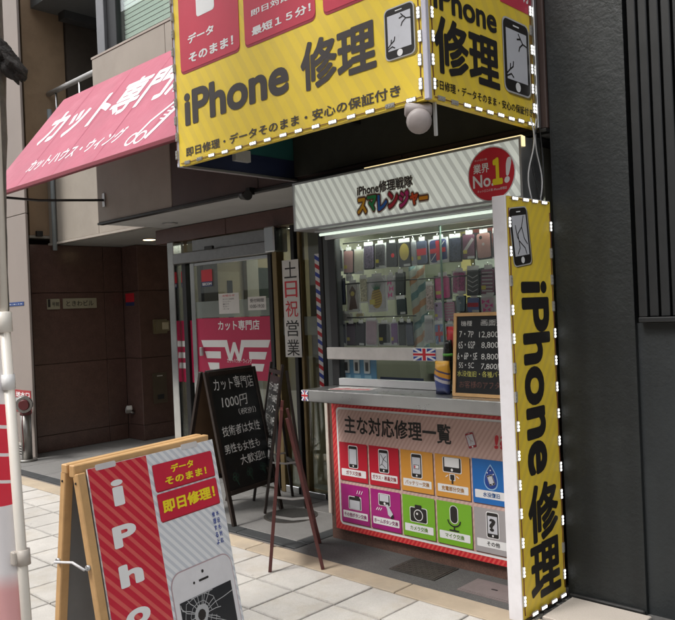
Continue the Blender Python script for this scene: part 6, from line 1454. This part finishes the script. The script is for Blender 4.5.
def flagcol(n):
    tc = n.nodes.new('ShaderNodeTexCoord'); sp_ = n.nodes.new('ShaderNodeSeparateXYZ'); L(n, tc.outputs['Object'], sp_.inputs[0])
    ml = n.nodes.new('ShaderNodeMath'); ml.operation = 'MULTIPLY'; ml.inputs[1].default_value = 1/3.0; L(n, sp_.outputs[2], ml.inputs[0])
    c_ = n.nodes.new('ShaderNodeValToRGB'); e = c_.color_ramp.elements; WH, PK = (.70, .67, .68, 1), (.66, .34, .34, 1)
    e[0].color = PK; e[0].position = .245; e[1].position = .262; e[1].color = WH
    for p_, k_ in ((.47, WH), (.5, (.70, .55, .53, 1)), (.64, (.70, .55, .53, 1)), (.66, (.62, .05, .08, 1)), (.88, (.62, .05, .08, 1)), (.9, WH)): x_ = e.new(p_); x_.color = k_
    L(n, ml.outputs[0], c_.inputs[0])
    # rounded red emblem with thin white curves
    ds = n.nodes.new('ShaderNodeVectorMath'); ds.operation = 'DISTANCE'; L(n, tc.outputs['Object'], ds.inputs[0]); ds.inputs[1].default_value = tuple(fp_-np.array([.12, -.06, 0]))
    lt = n.nodes.new('ShaderNodeMath'); lt.operation = 'LESS_THAN'; lt.inputs[1].default_value = .205; L(n, ds.outputs['Value'], lt.inputs[0])
    d2 = n.nodes.new('ShaderNodeVectorMath'); d2.operation = 'DISTANCE'; L(n, tc.outputs['Object'], d2.inputs[0]); d2.inputs[1].default_value = tuple(fp_+np.array([-.1, .1, .33]))
    fr = n.nodes.new('ShaderNodeMath'); fr.operation = 'MULTIPLY'; fr.inputs[1].default_value = 14; L(n, d2.outputs['Value'], fr.inputs[0]); f2 = n.nodes.new('ShaderNodeMath'); f2.operation = 'FRACT'; L(n, fr.outputs[0], f2.inputs[0])
    gt = n.nodes.new('ShaderNodeMath'); gt.operation = 'GREATER_THAN'; gt.inputs[1].default_value = .12; L(n, f2.outputs[0], gt.inputs[0])
    mm = n.nodes.new('ShaderNodeMath'); mm.operation = 'MULTIPLY'; L(n, lt.outputs[0], mm.inputs[0]); L(n, gt.outputs[0], mm.inputs[1])
    mx = n.nodes.new('ShaderNodeMix'); mx.data_type = 'RGBA'; L(n, mm.outputs[0], mx.inputs[0]); L(n, c_.outputs[0], mx.inputs[6]); mx.inputs[7].default_value = (.62, .025, .05, 1)
    return mx.outputs[2]
bm = bmesh.new(); gr = []
for i in range(13):
    t_ = i/12; col_ = []
    for j in range(31):
        z_ = .55+2.28*j/30; P = (along(foot, j1, z_) if z_ < j1[2] else along(j1, top_, z_))+cdir*(.012+.58*t_)+np.array([cdir[1], -cdir[0], 0])*(.02*math.sin(t_*7+z_*2.2)*t_)
        col_.append(bm.verts.new(P))
    gr.append(col_)
for i in range(12):
    for j in range(30): bm.faces.new([gr[i][j], gr[i+1][j], gr[i+1][j+1], gr[i][j+1]])
clo = bm_obj('cloth', bm, mat('red and white banner cloth', 0, .8, colnodes=flagcol, var=.03), fl, True); clo.modifiers.new('s', 'SOLIDIFY').thickness = .0015

# ------------------------------------------------------------------ street tree behind the banner
BARK = mat('grey mottled bark', (.13, .125, .115), .9, var=.45, scale=9, bump=1.0, bscale=45, stain=(.07, .075, .05), stain_scale=7, stain_amt=.7)
tr_ = thing('street_tree', 'grey mottled street tree trunk with a dark burl at the left edge', 'tree', (-3.4, 1.4, 0))
tt = 3.3
e_t, e_b = PP(2.2, 0, tt), PP(5.2, 250, tt); ax = (e_b-e_t); RT = .125
cen = lambda z: (lambda P: P-rt*RT)(e_t+ax*((z-e_t[2])/ax[2]))
bm = bmesh.new(); pts = []; rs = []
for k in range(26):
    z_ = -.01+k*.145; c = cen(max(z_, .9)); c[2] = z_
    pts.append(c); rs.append(RT*(1+.5*max(0, .25-z_)*2)*(1.0 if z_ < 2.6 else max(.75, 1-.15*(z_-2.6))))
add_tube(bm, pts, rs, 22)
for v in bm.verts:
    c = cen(max(v.co.z, .9)); r = Vector((v.co.x-c[0], v.co.y-c[1], 0)); n_ = .05*math.sin(v.co.z*7+math.atan2(r.y, r.x)*3)+.03*math.sin(v.co.z*17-math.atan2(r.y, r.x)*5); v.co += r*n_*.6
bmesh.ops.recalc_face_normals(bm, faces=bm.faces); bm_obj('trunk', bm, BARK, tr_, True)
bc = PP(12.5, 64, tt-.02); BURL = mat('blackened burl bark', (.03, .028, .026), .9, var=.6, scale=30, bump=1, bscale=70, bdist=.012)
def burl_f(n_, q):
    k = 1+.16*math.sin(n_.x*4+n_.z*3)+.1*math.sin(n_.z*6+n_.y*4)+.05*math.sin(n_.x*11+n_.z*9); return q*k
k_seed = [1.7]
def burl(c, r, f): 
    bm = bmesh.new(); bmesh.ops.create_icosphere(bm, subdivisions=4, radius=1)
    Rm = Matrix(((rt[0], fw[0], -dn[0]), (rt[1], fw[1], -dn[1]), (rt[2], fw[2], -dn[2])))
    from mathutils import noise as mn
    for v in bm.verts: n_ = v.co.copy()*(1+.28*mn.noise(v.co*2.1+Vector((k_seed[0], 0, 0)))+.16*mn.noise(v.co*5.3)+.08*mn.noise(v.co*11)); k_seed[0] += .0; q = Vector((n_.x*r[0], n_.y*r[1], n_.z*r[2])); q = f(n_, q); q.x += q.z*-.42; v.co = Rm@q+Vector(c)
    bm_obj('burl', bm, BURL, tr_, True)
burl(bc, (.045, .05, .07), burl_f); burl(PP(19.5, 74, tt-.02), (.022, .03, .028), burl_f); burl(PP(7, 52, tt-.02), (.03, .04, .05), burl_f)
top_c = Vector(pts[-1])
for k in range(6):
    a = k*1.05; tip = top_c+Vector((math.cos(a)*.75, math.sin(a)*.75, .9+.15*(k % 3))); mid = top_c.lerp(tip, .5)+Vector((0, 0, .12))
    tube('limb', [top_c-Vector((0, 0, .15)), mid, tip], [.055, .035, .014], BARK, tr_, 8)
bm = bmesh.new(); lr = random.Random(3)
cl = [(top_c+Vector((lr.gauss(0, .55), lr.gauss(0, .55), lr.uniform(.5, 1.7))), lr.uniform(.2, .38)) for _ in range(34)]
for c, r in cl:
    for _ in range(85):
        v = Vector((lr.gauss(0, 1), lr.gauss(0, 1), lr.gauss(0, 1))).normalized()*r*lr.random()**.4; p = c+v; s = lr.uniform(.03, .055)
        a = Vector((lr.gauss(0, 1), lr.gauss(0, 1), lr.gauss(0, .6))).normalized(); b = a.orthogonal().normalized()
        bm.faces.new([bm.verts.new(p-a*s), bm.verts.new(p+b*s*.45), bm.verts.new(p+a*s), bm.verts.new(p-b*s*.45)])
bm_obj('crown', bm, mat('street tree leaves', (.055, .10, .03), .55, var=.3, scale=4), tr_)
